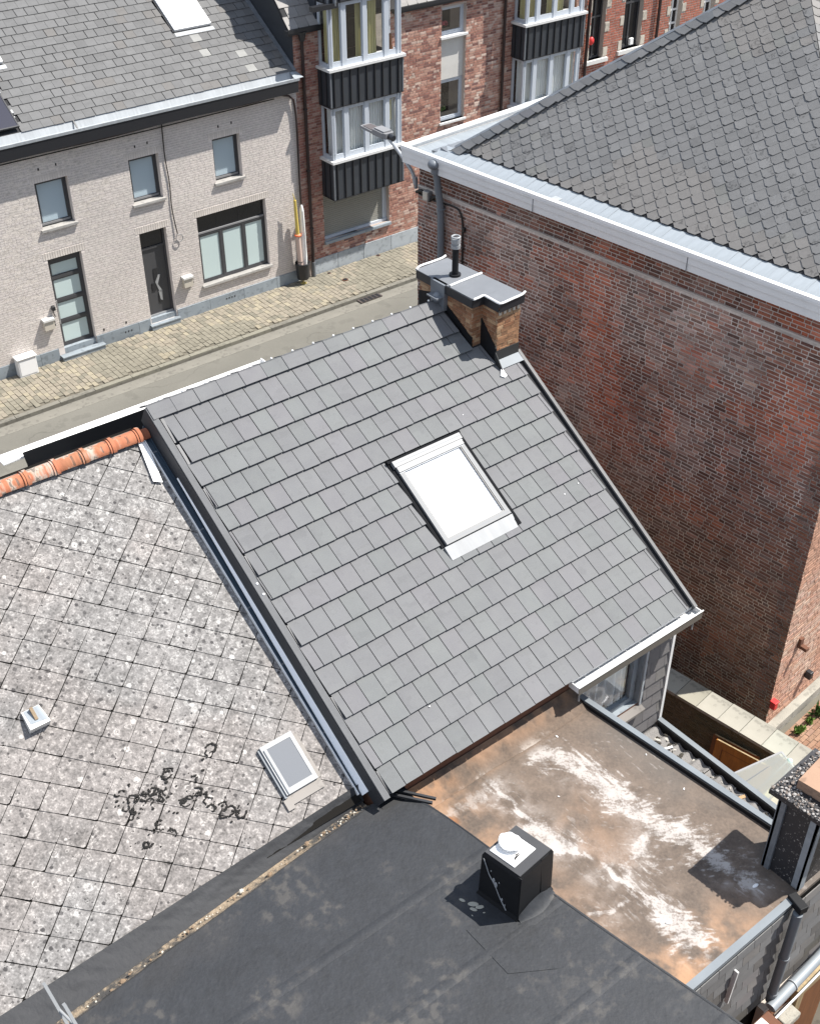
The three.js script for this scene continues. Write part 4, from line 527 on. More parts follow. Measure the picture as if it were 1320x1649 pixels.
  const cab = thing('wall_cable', 'black cable looping along the dark brick wall beside the grey downpipe', 'cable'); mesh('line', tube([P(0.05, 7.28, 0.03), P(0.5, 7.27, 0.04), P(0.9, 7.30, 0.035), P(1.06, 7.27, 0.03), P(1.14, 7.12, 0.03), P(1.16, 6.8, 0.03), P(1.17, 5.5, 0.03), P(1.18, 4.5, 0.03)], 0.018, 6, 60), M.cable, cab); mesh('clamp', [[1.19, 6.95], [1.17, 6.2]].map(([z, y]) => new RoundedBoxGeometry(0.05, 0.09, 0.06, 1, 0.01).translate(...P(z, y, 0.03).toArray())), M.cable, cab); mesh('bundle', tube([P(0.0, 7.30, 0.04), P(0.15, 7.36, 0.05), P(0.32, 7.24, 0.05), P(0.5, 7.35, 0.05), P(0.62, 7.28, 0.04)], 0.03, 7, 40), M.cable, cab);
  const jb = thing('junction_box', 'small grey junction box on the dark brick wall below the street lamp', 'junction box'); const jg = new RoundedBoxGeometry(0.1, 0.17, 0.14, 2, 0.015); jg.rotateY(0.087); jg.translate(...P(0.30, 7.33, 0.05).toArray()); mesh('body', jg, M.lampGrey, jb); mesh('lid', new RoundedBoxGeometry(0.03, 0.15, 0.12, 1, 0.008).rotateY(0.087).translate(...P(0.30, 7.33, 0.11).toArray()), M.beige, jb);
  // fittings on the sunlit end wall, kerb at its foot
  const PE = (a, y, out) => E.p(a, y, out).applyMatrix4(t.matrixWorld);
  const bx = thing('red_box', 'small bright red box low on the corner of the sunlit brick end wall', 'box'); mesh('body', new RoundedBoxGeometry(0.10, 0.15, 0.10, 2, 0.015).translate(...PE(0.03, 0.74, 0.06).toArray()), M.red, bx); mesh('lid', new RoundedBoxGeometry(0.12, 0.03, 0.12, 1, 0.01).translate(...PE(0.03, 0.825, 0.06).toArray()), M.red, bx);
  const br = thing('wall_bracket', 'red brown metal bracket higher up on the sunlit brick end wall', 'bracket'); mesh('plate', new RoundedBoxGeometry(0.1, 0.2, 0.06, 1, 0.01).translate(...PE(0.52, 1.85, 0.03).toArray()), M.rust, br); mesh('arm', new RoundedBoxGeometry(0.09, 0.07, 0.16, 1, 0.01).translate(...PE(0.52, 1.78, 0.1).toArray()), M.rust, br);
  const bk = thing('black_bracket', 'small black wall light above the concrete kerb at the right edge', 'wall light'); mesh('body', new RoundedBoxGeometry(0.1, 0.16, 0.12, 2, 0.02).translate(...PE(1.1, 0.75, 0.08).toArray()), M.blackMetal, bk); mesh('bracket', cyl(PE(1.1, 0.68, 0.0), PE(1.1, 0.68, 0.08), 0.02), M.blackMetal, bk);
  const kb = struct('plinth_kerb', boxB(E, 0.0, W, -0.2, 0.2, 0.0, 0.16).applyMatrix4(t.matrixWorld), M.stoneCap); kb.name = 'kerb_001';
}
{ // street lamp on the hall's corner
  const t = thing('street_lamp', 'flat grey LED street lamp on a slim arm at the corner of the brick hall', 'street lamp');
  const base = V(12.91, 7.42, -16.04), h0 = V(12.95, 8.04, -16.82), dir = V(-0.02, 0.03, -1).normalize(), h1 = h0.clone().addScaledVector(dir, 0.74);
  mesh('arm', tube([base, V(12.90, 7.60, -16.09), V(12.88, 7.74, -16.22), V(12.90, 7.86, -16.45), h0.clone().addScaledVector(dir, 0.06)], 0.034, 12, 24), M.lightMetal, t);
  mesh('wall_bracket', [new RoundedBoxGeometry(0.06, 0.22, 0.06, 2, 0.02).translate(12.92, 7.45, -16.03)], M.lampGrey, t);
  const HB = new Basis(h0, V(1, 0, 0.0), dir.clone()); // n points down or up
  const up = HB.n.y > 0 ? 1 : -1, C = (a, b) => [Math.min(a * up, b * up), Math.max(a * up, b * up)];
  const slabH = (poly, lo, hi) => { const [c0, c1] = C(lo, hi); return prism(HB, poly, c1, c0); };
  mesh('housing', [slabH([[-0.085, 0.0], [0.085, 0.0], [0.12, 0.08], [0.12, 0.36], [-0.12, 0.36], [-0.12, 0.08]], -0.02, 0.08), slabH([[-0.09, 0.06], [0.09, 0.06], [0.09, 0.34], [-0.09, 0.34]], 0.08, 0.105)], M.lampGrey, t);
  mesh('led_panel', slabH([[-0.12, 0.36], [0.12, 0.36], [0.11, 0.71], [0.07, 0.73], [-0.07, 0.73], [-0.11, 0.71]], -0.01, 0.035), M.lampGrey, t); mesh('top_cover', slabH([[-0.095, 0.37], [0.095, 0.37], [0.088, 0.67], [-0.088, 0.67]], 0.0355, 0.045), M.lampDark, t); mesh('lens', slabH([[-0.09, 0.39], [0.09, 0.39], [0.09, 0.68], [-0.09, 0.68]], -0.018, -0.011), M.frost, t); mesh('collar', cyl(h0.clone().addScaledVector(dir, -0.12).add(V(0, 0.02, 0)), h0.clone().addScaledVector(dir, 0.05).add(V(0, 0.02, 0)), 0.05, 0.06), M.blackMetal, t);
}

/* ================================================================ THE HOUSE WITH THE NEW BLACK TILE ROOF */
const P31 = 31 * Math.PI / 180, C31 = Math.cos(P31), S31 = Math.sin(P31);
const RB = new Basis(V(0, 7.65, -11.877), V(1, 0, 0), V(0, S31, -C31)); // b counts up the slope: use -v
const onRB = (x, v, c = 0) => RB.p(x, -v, c);
const rectRB = (x0, x1, v0, v1, c0, c1) => boxB(RB, x0, x1, -v1, -v0, c0, c1);
{
  const t = thing('tiled_roof_house', 'house with a new flat anthracite tile roof and a large white roof window', 'house');
  const r = rngOf(41);
  const roof = mesh('roof', rectRB(5.30, 10.62, 0, 5.52, -0.12, 0.004), M.deck, t);
  const tileCol = () => { const q = r(); let c = mix3([0.121, 0.124, 0.128], [0.131, 0.133, 0.137], r()); if (q < 0.25) c = [c[0] * 0.985, c[1] * 1.015, c[2] * 0.99]; else if (q < 0.5) c = [c[0] * 1.015, c[1] * 0.993, c[2] * 1.012]; return c; };
  const mats = []; for (let i = 0; i < 12; i++) mats.push(std(tileCol(), 0.70 + 0.03 * r(), { map: T.tile, bumpMap: T.grainB, bumpScale: 0.0015 }));
  const wT = 0.2525, gap = 0.0052; let nT = 0;
  for (let k = 0; k < 16; k++) {
    const vb = 0.555 + k * 0.3317, vt = k ? vb - 0.3317 - 0.03 : 0.10, ph = 7.847 - 0.0173 * (vb - 0.55) - (k % 2 ? 0.131 : 0);
    for (let i = -12; i < 14; i++) {
      const xl = ph + i * wT, xr = xl + wT, j = 0.006 * (r() - 0.5), sk = 0.006 * (r() - 0.5);
      let p = [[xl + gap, -vb + j], [xr - gap, -vb + j + sk], [xr - gap + 0.006, -vt], [xl + gap + 0.006, -vt]];
      const step = k < 2 ? 5.43 : (k % 3 === 0 ? 5.41 : 5.385);
      p = clip(p, -1, 0, -step); if (p.length > 2) p = clip(p, 1, -0.022, 10.565); // verges
      if (vb < 0.9) p = p.length > 2 ? clip(p, 1, 0, k ? 9.985 : 9.96) : p; else if (vb < 1.25) p = p.length > 2 ? clip(p, 1, 0, 10.165) : p;
      if (p.length < 3) continue;
      let parts = [p];
      if (vb > 2.1 && vb < 3.3) parts = [clip(p, 1, 0, 7.745), clip(p, -1, 0, -8.985)];
      for (const q of parts) { if (q.length < 3 || areaOf(q) < 0.004) continue; const lift = 0.003 * (r() - 0.5), tl = 0.006 * (r() - 0.5), top = (x, y) => 0.066 + lift - 0.117 * (y + vb) + tl * (x - xl); nT++; mesh('tile', prism(RB, q, top, (x, y) => top(x, y) - 0.013, 2.4 * r(), 2.4 * r()), mats[Math.floor(r() * 12)], roof); }
    }
    if (k < 2 || k % 3 === 0) mesh('cut_tile', [rectRB(5.375, step0(k), vt + 0.06, vb - 0.01, 0.0, 0.018), rectRB(5.392, step0(k) + 0.012, vt + 0.06, vb - 0.004, 0.018, 0.03)], M.anthracite, roof);
  }
  function step0(k) { return k < 2 ? 5.42 : 5.402; }
  for (let i = 0; i < 14; i++) { const x = 5.30 + i * 0.333, h = i % 2 ? 0.0 : 0.002; const RF = new Basis(V(0, 7.65, -11.877), V(-1, 0, 0), V(0, S31, C31)), e = Math.min(x + 0.352, 9.985); if (x > 9.95) break;
    const cap = [boxB(RB, x, e, -0.175, 0.026, 0.048 + h, 0.062 + h), boxB(RF, -e, -x, -0.175, 0.026, 0.048 + h, 0.062 + h), boxB(RB, x, x + 0.03, -0.18, 0.028, 0.062 + h, 0.070 + h), boxB(RF, -x - 0.03, -x, -0.18, 0.028, 0.062 + h, 0.070 + h)]; mesh('ridge_tile', cap, mats[i % 12], roof);
    mesh('ridge_clip', new THREE.SphereGeometry(0.016, 8, 6).translate(x + 0.2, 7.65 + 0.078, -11.90), M.whiteSheet, roof); }
  { const a = 33.1 * Math.PI / 180, FB = new Basis(V(0, 7.645, -11.885), V(-1, 0, 0), V(0, Math.sin(a), Math.cos(a))); mesh('front_slope', boxB(FB, -10.0, -5.296, -6.1, 0, -0.1, 0.01), M.anthracite, t); mesh('front_verge', boxB(FB, -5.295, -5.282, -6.1, 0.0, -0.33, 0.03), M.voidBlack, t); }
  // left verge: grey flashing, dark upstand
  mesh('verge_flashing', [rectRB(5.284, 5.366, -0.02, 5.56, 0.035, 0.058), ], M.verge, t); mesh('upstand', rectRB(5.279, 5.291, -0.02, 5.56, -0.25, 0.0345), std([0.035, 0.037, 0.042], 0.6, { map: T.blot }), t);
  { const q = rngOf(400), g = []; for (const [x, v] of [[9.85, 3.35], [10.15, 3.3], [9.2, 1.72], [6.4, 4.9]]) { const o = new THREE.IcosahedronGeometry(0.006 + 0.004 * q(), 1); o.scale(1.2, 0.9, 0.3); o.applyQuaternion(RB.q); o.translate(...onRB(x, v, 0.052).toArray()); g.push(o); } const m = mesh('specks', g, M.whiteSheet, roof); m.userData.kind = 'stuff'; }
  for (const v of [2.63, 2.78]) mesh('flashing_clip', [new THREE.SphereGeometry(0.018, 8, 6).translate(...onRB(5.335, v, 0.06).toArray())], M.whiteSheet, t);
  mesh('verge_shadow_gap', rectRB(5.366, 5.388, 0.1, 5.52, 0.0, 0.012), M.blackMetal, t);
  mesh('verge_trim', [prism(RB, [[10.625, -1.15], [10.67, -1.15], [10.60, -5.56], [10.555, -5.56]], 0.062, 0.03), prism(RB, [[10.67, -1.15], [10.675, -1.15], [10.605, -5.56], [10.60, -5.56]], 0.0619, -0.12)], std([0.17, 0.168, 0.165], 0.8, { map: T.blot }), t);
  // eaves: black edge, white gutter on the right half
  mesh('eaves_edge', [rectRB(5.4, 10.5, 5.49, 5.52, -0.10, 0.012)], M.blackMetal, t);
  { const g = sub('gutter', t), y = 4.80; mesh('channel', [box(8.28, 10.62, y - 0.10, y - 0.085, -7.17, -7.0), box(8.28, 10.62, y - 0.085, y, -7.012, -7.0), box(8.28, 8.292, y - 0.085, y - 0.004, -7.17, -7.012), box(10.608, 10.62, y - 0.085, y - 0.004, -7.17, -7.012)], M.white, g); mesh('rolled_edge', cyl(V(8.27, y + 0.004, -6.995), V(10.63, y + 0.004, -6.995), 0.012, 0.012, 10), M.offWhite, g); mesh('front_face', box(8.28, 10.62, y - 0.13, y - 0.012, -6.999, -6.993), std([0.11, 0.10, 0.085], 0.5), g); mesh('back_apron', quad(V(8.28, 4.73, -7.165), V(10.62, 4.73, -7.165), V(10.62, 4.83, -7.19), V(8.28, 4.83, -7.19)), M.white, g); mesh('bracket', [8.34, 10.5].map((x) => box(x, x + 0.012, y - 0.3, y - 0.13, -7.05, -7.03)), M.lightMetal, g); }
  // roof window
  { const g = sub('roof_window', t), x0 = 7.795, x1 = 8.935, v0 = 1.965, v1 = 3.275;
    mesh('gasket', [rectRB(x0 - 0.048, x0 + 0.019, v0 - 0.02, v1 - 0.02, 0.0, 0.055), rectRB(x1 - 0.019, x1 + 0.047, v0 - 0.02, v1 + 0.16, 0.0, 0.068), rectRB(x0 - 0.045, x1 + 0.045, v0 - 0.06, v0 - 0.021, 0.0, 0.085)], M.voidBlack, g);
    mesh('hood', [rectRB(x0, x1, v0 - 0.02, v0 + 0.07, 0.03, 0.115), rectRB(x0 + 0.02, x1 - 0.02, v0 + 0.07, v0 + 0.15, 0.03, 0.105)], std([0.20, 0.205, 0.21], 0.5), g);
    mesh('hood_groove', [rectRB(x0 + 0.02, x1 - 0.02, v0 + 0.152, v0 + 0.165, 0.05, 0.09), rectRB(x0 + 0.03, x1 - 0.01, v0 + 0.083, v0 + 0.093, 0.105, 0.107)], M.zincGrey, g);
    mesh('frame', [rectRB(x0 + 0.02, x0 + 0.085, v0 + 0.165, v1 - 0.09, 0.03, 0.095), rectRB(x1 - 0.085, x1 - 0.02, v0 + 0.165, v1 - 0.09, 0.03, 0.095), rectRB(x0 + 0.02, x1 - 0.02, v1 - 0.09, v1 - 0.02, 0.03, 0.098)], std([0.155, 0.16, 0.165], 0.55), g); mesh('frame_line', [rectRB(x0 + 0.045, x0 + 0.053, v0 + 0.165, v1 - 0.09, 0.095, 0.0955), rectRB(x1 - 0.053, x1 - 0.045, v0 + 0.165, v1 - 0.09, 0.095, 0.0955), rectRB(x0 + 0.03, x1 - 0.03, v1 - 0.06, v1 - 0.052, 0.098, 0.0985), rectRB(x0 + 0.01, x1 - 0.01, v0 + 0.02, v0 + 0.028, 0.115, 0.1155)], M.pipeGrey, g);
    mesh('frame_groove', [rectRB(x0 + 0.085, x0 + 0.10, v0 + 0.165, v1 - 0.105, 0.03, 0.085), rectRB(x1 - 0.10, x1 - 0.085, v0 + 0.165, v1 - 0.105, 0.03, 0.085), rectRB(x0 + 0.085, x1 - 0.085, v1 - 0.105, v1 - 0.09, 0.03, 0.085), rectRB(x0 + 0.0, x1 - 0.0, v1 - 0.02, v1 - 0.006, 0.03, 0.06)], M.anthraciteFrame, g);
    mesh('blind', rectRB(x0 + 0.10, x1 - 0.10, v0 + 0.165, v1 - 0.105, 0.03, 0.06), std([0.88, 0.89, 0.90], 0.6), g); mesh('pane', rectRB(x0 + 0.101, x1 - 0.101, v0 + 0.166, v1 - 0.106, 0.07, 0.078), M.glass, g);
    mesh('apron', [prism(RB, [[x0 - 0.02, -v1 + 0.008], [x1 + 0.0, -v1 + 0.008], [x1 - 0.03, -3.46], [x0 - 0.02, -3.46]], (a, b) => 0.072 + 0.06 * (b + 3.275), 0.03)], std([0.33, 0.335, 0.34], 0.6, { map: T.zinc }), g); }
  // chimney
  { const g = sub('chimney', t), y1 = 7.93; const roofY = (z) => 7.65 - 0.6009 * Math.abs(z + 11.877);
    const colr = (a, b, q) => { const s = q(), k = 0.8 + 0.4 * q(); return (s < 0.35 ? [0.27, 0.125, 0.065] : s < 0.8 ? [0.34, 0.18, 0.095] : [0.40, 0.255, 0.15]).map((x) => x * k); };
    const core = mesh('core', [box(10.02, 10.6, 6.6, y1, -12.33, -11.17), box(10.2, 10.62, 6.6, y1, -11.17, -10.85)], std([0.34, 0.25, 0.17], 0.95, { map: T.plaster }), g);
    const faces = [[new Basis(V(10.02, 0, -12.33), V(0, 0, 1), V(0, 1, 0)), 1.16, 100], [new Basis(V(10.2, 0, -11.17), V(0, 0, 1), V(0, 1, 0)), 0.32, 60], [new Basis(V(10.2, 0, -10.85), V(1, 0, 0), V(0, 1, 0)), 0.42, 100], [new Basis(V(10.02, 0, -11.17), V(1, 0, 0), V(0, 1, 0)), 0.18, 40]];
    faces.forEach(([B, W, n], i) => layBricks(core, t, B, { a0: 0, a1: W, b0: i === 2 ? 7.22 : 7.0, b1: y1, course: 0.058, joint: 0.009, len: 0.19, bond: 'wild', proud: 0.006, uneven: 0.006, color: colr, seed: 50 + i, singles: n }));
    mesh('corbel', [0, 1, 2, 3, 4].map((i) => box(10.21 + i * 0.085, 10.255 + i * 0.085, 7.80, 7.87, -10.85, -10.825)), M.sand, g);
    const capPoly = [[9.97, -12.36], [10.62, -12.37], [10.70, -10.81], [10.185, -10.79], [10.19, -11.14], [10.0, -11.12]];
    mesh('cap', [flat(0, [[9.97, -12.36], [10.57, -12.38], [10.645, -11.13], [9.985, -11.12]], 7.95, 8.0), flat(0, [[10.17, -11.1205], [10.645, -11.13], [10.66, -10.815], [10.175, -10.79]], 7.95, 8.0)], std([0.17, 0.18, 0.195], 0.6, { map: T.blot }), g);
    mesh('cap_edge', [box(9.962, 9.97, 7.87, 7.995, -12.35, -11.12), box(10.165, 10.172, 7.87, 7.995, -11.12, -10.80), flat(0, [[10.175, -10.79], [10.66, -10.815], [10.66, -10.808], [10.175, -10.782]], 7.87, 7.995), box(9.97, 10.165, 7.87, 7.995, -11.12, -11.113)], M.blackMetal, g);
    const wire = (pts) => tube(pts.map(([x, z]) => V(x, 8.012, z)), 0.017, 8, 30); mesh('edge_strip', [wire([[9.95, -12.33], [10.05, -12.385], [10.3, -12.39], [10.5, -12.40], [10.58, -12.43]]), wire([[9.99, -11.63], [10.2, -11.645], [10.45, -11.655], [10.61, -11.66]]), wire([[9.97, -11.10], [10.08, -11.105], [10.165, -11.11], [10.172, -11.0], [10.175, -10.79], [10.19, -10.78], [10.4, -10.79], [10.6, -10.805], [10.69, -10.84]])], M.whiteSheet, g);
    mesh('flue', [cyl(V(10.28, 7.99, -11.86), V(10.28, 8.40, -11.86), 0.047), cyl(V(10.28, 7.99, -11.86), V(10.28, 8.03, -11.86), 0.085)], M.blackPaint, g); mesh('flue_terminal', [cyl(V(10.28, 8.42, -11.86), V(10.28, 8.47, -11.86), 0.068), cyl(V(10.28, 8.47, -11.86), V(10.28, 8.50, -11.86), 0.05), cyl(V(10.28, 8.50, -11.86), V(10.28, 8.56, -11.86), 0.068), new THREE.TorusGeometry(0.058, 0.014, 8, 20).rotateX(Math.PI / 2).translate(10.28, 8.585, -11.86)], M.alu, g);
    // black stepped flashing, zinc saddle on the ridge, zinc apron in front
    const sideF = (x, z0, z1, h0, h1) => prism(new Basis(V(x, 0, 0), V(0, 0, 1), V(0, 1, 0)), [[z0, roofY(z0) - 0.1], [z1, roofY(z1) - 0.1], [z1, roofY(z1) + h1], [z0, roofY(z0) + h0]], 0.018, -0.004);
    mesh('flashing', [sideF(10.02, -11.80, -11.155, 0.13, 0.17), sideF(10.2, -11.17, -10.835, 0.42, 0.26), sideF(10.02, -12.34, -11.9, 0.30, 0.16)], M.blackPaint, g);
    mesh('front_flashing', [box(10.19, 10.625, 6.9, 7.245, -10.86, -10.832), prism(new Basis(V(10.19, 0, 0), V(0, 0, 1), V(0, 1, 0)), [[-10.85, 6.95], [-10.62, 6.95], [-10.845, 7.24]], 0.012, 0)], std([0.035, 0.036, 0.036], 0.5, { map: T.blot }), g);
    mesh('saddle', [box(9.945, 10.02, 7.60, 8.0, -12.0, -11.7), new THREE.SphereGeometry(0.085, 14, 10).scale(1.1, 1, 0.8).translate(9.945, 7.78, -11.83), box(9.83, 9.97, 7.795, 7.815, -11.95, -11.72)], M.zincGrey, g);
    mesh('apron', [rectRB(10.2, 10.62, 1.17, 1.33, 0.04, 0.058)], M.trim, g); mesh('apron_tip', prism(RB, [[10.10, -1.42], [10.2, -1.30], [10.2, -1.45], [10.15, -1.47]], 0.075, 0.05), M.whiteSheet, g); }
  // walls
  const B = new Basis(V(0, 0, -7.3), V(1, 0, 0), V(0, 1, 0)), hole = [[8.66, 3.25, 9.93, 4.6]];
  mesh('wall', wallPanel(B, [[5.3, -0.24], [10.45, -0.24], [10.45, 4.70], [5.3, 4.70]], hole, 0.25), M.rust, t);
  mesh('wall', [box(5.3, 10.45, -0.24, 4.2, -16.95, -16.7), box(10.2, 10.45, -0.24, 4.2, -16.7, -7.55), box(5.3, 5.5, -0.24, 4.2, -16.7, -7.55)], M.rust, t);
  mesh('gable_wall', [prism(new Basis(V(10.44, 0, 0), V(0, 0, -1), V(0, 1, 0)), [[7.5, 4.7], [16.3, 4.55], [11.877, 7.45]], 0, -0.2)], M.rust, t);
  { const w = sub('window', t); mesh('frame', [box(9.82, 9.93, 3.25, 4.6, -7.45, -7.38), box(8.66, 8.74, 3.25, 4.6, -7.45, -7.38), box(8.74, 9.82, 4.52, 4.6, -7.45, -7.38), box(8.74, 9.82, 3.25, 3.34, -7.45, -7.38)], M.bluestone, w); mesh('jamb_trim', box(9.93, 9.975, 3.22, 4.62, -7.32, -7.27), M.zincWhite, w); mesh('reveal', [box(9.915, 9.928, 3.25, 4.6, -7.379, -7.30), box(8.662, 8.672, 3.25, 4.6, -7.379, -7.30), box(8.66, 9.93, 4.59, 4.599, -7.379, -7.30), box(8.66, 9.93, 3.251, 3.258, -7.379, -7.30)], M.bluestone, w); mesh('pane', box(8.74, 9.82, 3.34, 4.52, -7.42, -7.415), M.glass, w);
    curtain(new Basis(V(0, 0, -7.5), V(1, 0, 0), V(0, 1, 0)), 8.7, 9.80, 3.3, 4.58, 0, 7, 0.05, M.curtainWhite, w); mesh('room', box(8.6, 9.95, 3.0, 4.65, -8.0, -7.95), M.room, w); mesh('sill', [prism(new Basis(V(8.62, 0, 0), V(0, 0, 1), V(0, 1, 0)), [[-7.40, 3.25], [-7.40, 3.18], [-7.19, 3.14], [-7.19, 3.18]], 0, -1.36)], std([0.22, 0.205, 0.195], 0.8, { map: T.concrete }), w); }
  const cl = sub('wall_cladding', t), rc = rngOf(60);
  for (let k = 0; k < 11; k++) { const y0 = 2.35 + k * 0.235, off = k % 2 ? 0.14 : 0; for (let x = 8.6 - off; x < 10.43; x += 0.29) { const a = Math.max(x, y0 > 3.05 ? 9.98 : 8.6), b = Math.min(x + 0.285, 10.425); if (b - a < 0.03 || y0 > 4.66) continue; const yt = Math.min(y0 + 0.27, 4.68); mesh('slate', prism(B, [[a, y0], [b, y0 - 0.006 + 0.012 * rc()], [b, yt], [a, yt]], (p, q) => 0.045 - 0.09 * (q - y0), (p, q) => 0.036 - 0.09 * (q - y0), rc(), rc()), tint(mix3([0.145, 0.14, 0.14], [0.175, 0.168, 0.165], rc()), 0.7, T.slate), cl); } }
  mesh('corner_trim', box(10.425, 10.475, 2.35, 4.65, -7.31, -7.245), M.white, t);
  const fg = sub('front_gutter', t); mesh('channel', [box(5.28, 10.12, 4.23, 4.25, -17.17, -17.0), box(5.28, 10.12, 4.25, 4.33, -17.19, -17.17), box(5.28, 10.12, 4.25, 4.28, -17.0, -16.985)], M.whiteSheet, fg); mesh('end_cap', box(10.12, 10.14, 4.21, 4.35, -17.2, -16.98), M.whiteSheet, fg);
}

/* ================================================================ THE OLD HOUSE WITH LICHEN-COVERED SLATES */
const LC = -0.285; // its slope lies this far below the tiled one
{
  const t = thing('lichen_roof_house', 'old house with grey lichen-spotted square slates laid diagonally and an orange ridge', 'house');
  const r = rngOf(71), uvL = (x, y, z) => [x + 2, clamp((z + 11.877) / C31 - 0.05, 0, 5.6)];
  const roof = mesh('roof', rectRB(-2, 5.19, 0.0, 5.40, LC - 0.14, LC - 0.011), M.mossDeck, t), sp = [];
  const zEnd = (x) => -5.265 - 0.009 * x; void zEnd;
  for (let i = -24; i < 24; i++) for (let j = -24; j < 24; j++) {
    const cx = 4.384 + (i - j) * 0.2335, cv = 1.76 + (i + j) * 0.198 - 0.198; if (cx < -2.1 || cx > 5.5 || cv < -0.1 || cv > 5.6) continue;
    const jt = () => 0.012 * (r() - 0.5), w = 0.2335, h = 0.198, k = 0.975, tr = 0.016; let p = [[-w * k + jt(), 0 + jt()], [-tr * 0.9, h * k - tr * 0.75 + jt()], [tr * 0.7, h * k - tr * 0.8 + jt()], [w * k - 0.003 + jt(), -0.002 + jt()], [0.01, -h * k + jt()], [-0.008, -h * k + jt()]].map(([x, v]) => [cx + x, -(cv + v)]);
    p = clip(p, 1, 0, 5.172); if (p.length > 2) p = clip(p, 0, 1, -0.06); if (p.length > 2) p = clip(p, 0.028, -1, 5.40); if (p.length < 3 || areaOf(p) < 0.004) continue;
    const li = 0.007 * r(), tl = 0.03 * (r() - 0.5), tv = 0.012 * (r() - 0.5), top = (x, y) => LC + 0.006 + 0.6 * li - (0.022 + 0.5 * tv) * (y + cv + h) + (0.5 * tl - 0.026) * (x - cx);
    sp.push({ g: remapUV(prism(RB, p, top, (x, y) => top(x, y) - 0.012), uvL), m: M.lichen, at: onRB(cx, cv, LC) });
  }
  layPieces(roof, 'slate', 'slates', sp, 290);
  // orange half-round ridge tiles, bedded in mortar
  const ry = 7.697 - 0.36, ridgeEnds = [-0.45]; for (let i = -8; i < 14; i++) ridgeEnds.push(i);
  for (let k = 0; k < 15; k++) { const xe = 5.16 - k * 0.37, L = 0.40; if (xe < 0) break; const g = []; for (const [p, q, R0, R1] of [[xe - L, xe, 0.112, 0.104], [xe - 0.045, xe, 0.128, 0.128], [xe - 0.075, xe - 0.045, 0.112, 0.126]]) { const c = new THREE.CylinderGeometry(R1, R0, q - p, 18, 1, true, 0, Math.PI); c.rotateZ(Math.PI / 2); c.rotateX(k % 2 ? 0.03 : -0.02); c.translate((p + q) / 2, ry - 0.012 + 0.006 * r(), -11.877); g.push(c); } for (const c of g) { const a = c.attributes.position; void a; } const m = mesh('ridge_tile', g.map((c) => { const b = c.clone(); return remapUV(b, (x, y, z) => [x + k * 0.31, (z + y) * 1.0 + k * 0.2]); }), M.clay, roof); m.userData.kind = undefined; delete m.userData.kind; }
  mesh('ridge_mortar', [rectRB(0, 5.18, 0.05, 0.20, LC - 0.01, LC + 0.025), boxB(new Basis(V(0, ry, -11.877), V(-1, 0, 0), V(0, S31, C31)), -5.18, 0, -0.19, -0.05, -0.01, 0.025)], M.mortarRidge, roof); mesh('ridge_end', [new THREE.CylinderGeometry(0.09, 0.09, 0.12, 16, 1, false, 0, Math.PI).rotateZ(Math.PI / 2).translate(5.21, ry - 0.02, -11.877)], std([0.30, 0.10, 0.05], 0.9), roof);
  const a36 = 33.1 * Math.PI / 180, F = new Basis(V(0, ry, -11.885), V(-1, 0, 0), V(0, Math.sin(a36), Math.cos(a36)));
  mesh('front_slope', [boxB(F, -5.27, 2, -6.0, -0.02, -0.12, 0.0)], M.anthracite, t);
  mesh('front_zinc', [boxB(F, -5.265, -4.7, -3.3, -0.05, 0.0, 0.012)], std([0.15, 0.165, 0.18], 0.5, { map: T.zinc }), t); mesh('front_white_sheet', [boxB(F, -5.265, -4.85, -6.05, -3.31, 0.0, 0.014)], M.whiteSheet, t);
  const fg = sub('front_gutter', t); mesh('channel', [box(4.93, 5.275, 4.23, 4.25, -17.17, -17.0), box(4.93, 5.275, 4.25, 4.33, -17.19, -17.17), box(4.93, 5.275, 4.25, 4.28, -17.0, -16.985)], M.whiteSheet, fg);
  mesh('wall', [box(-2, 5.27, -0.24, 3.85, -16.95, -16.7), box(-2, 5.27, -0.24, 4.42, -7.6, -7.4), box(-2, -1.8, -0.24, 3.85, -16.7, -7.6)], M.mortarPaint, t);
  // narrow zinc gutter along the higher roof
  { const g = sub('valley_gutter', t); mesh('floor', [rectRB(5.19, 5.262, 0.2, 5.33, LC - 0.02, LC + 0.002), rectRB(5.262, 5.276, 0.05, 5.33, LC - 0.02, LC + 0.03)], M.zincDark, g); mesh('flashing', prism(RB, [[5.268, -0.9], [5.278, -0.9], [5.278, -5.36], [5.222, -5.36], [5.238, -3.6]], (x, y) => LC + 0.012 + 1.5 * (x - 5.222), (x, y) => LC + 0.002 + 1.5 * (x - 5.222)), std([0.88, 0.89, 0.90], 0.5), g); mesh('lip', rectRB(5.174, 5.188, 0.12, 5.33, LC - 0.01, LC + 0.042), M.whiteSheet, g); mesh('joint', [0.42, 1.6, 2.75, 3.55, 4.5].map((v) => rectRB(5.188, 5.264, v, v + 0.018, LC + 0.002, LC + 0.006)), M.zincGrey, g); }
  mesh('white_patch', [prism(RB, [[5.0, -0.80], [5.10, -0.86], [5.168, -0.42], [5.165, -0.16], [5.10, -0.2]], LC + 0.045, LC + 0.033)], M.whiteSheet, t);
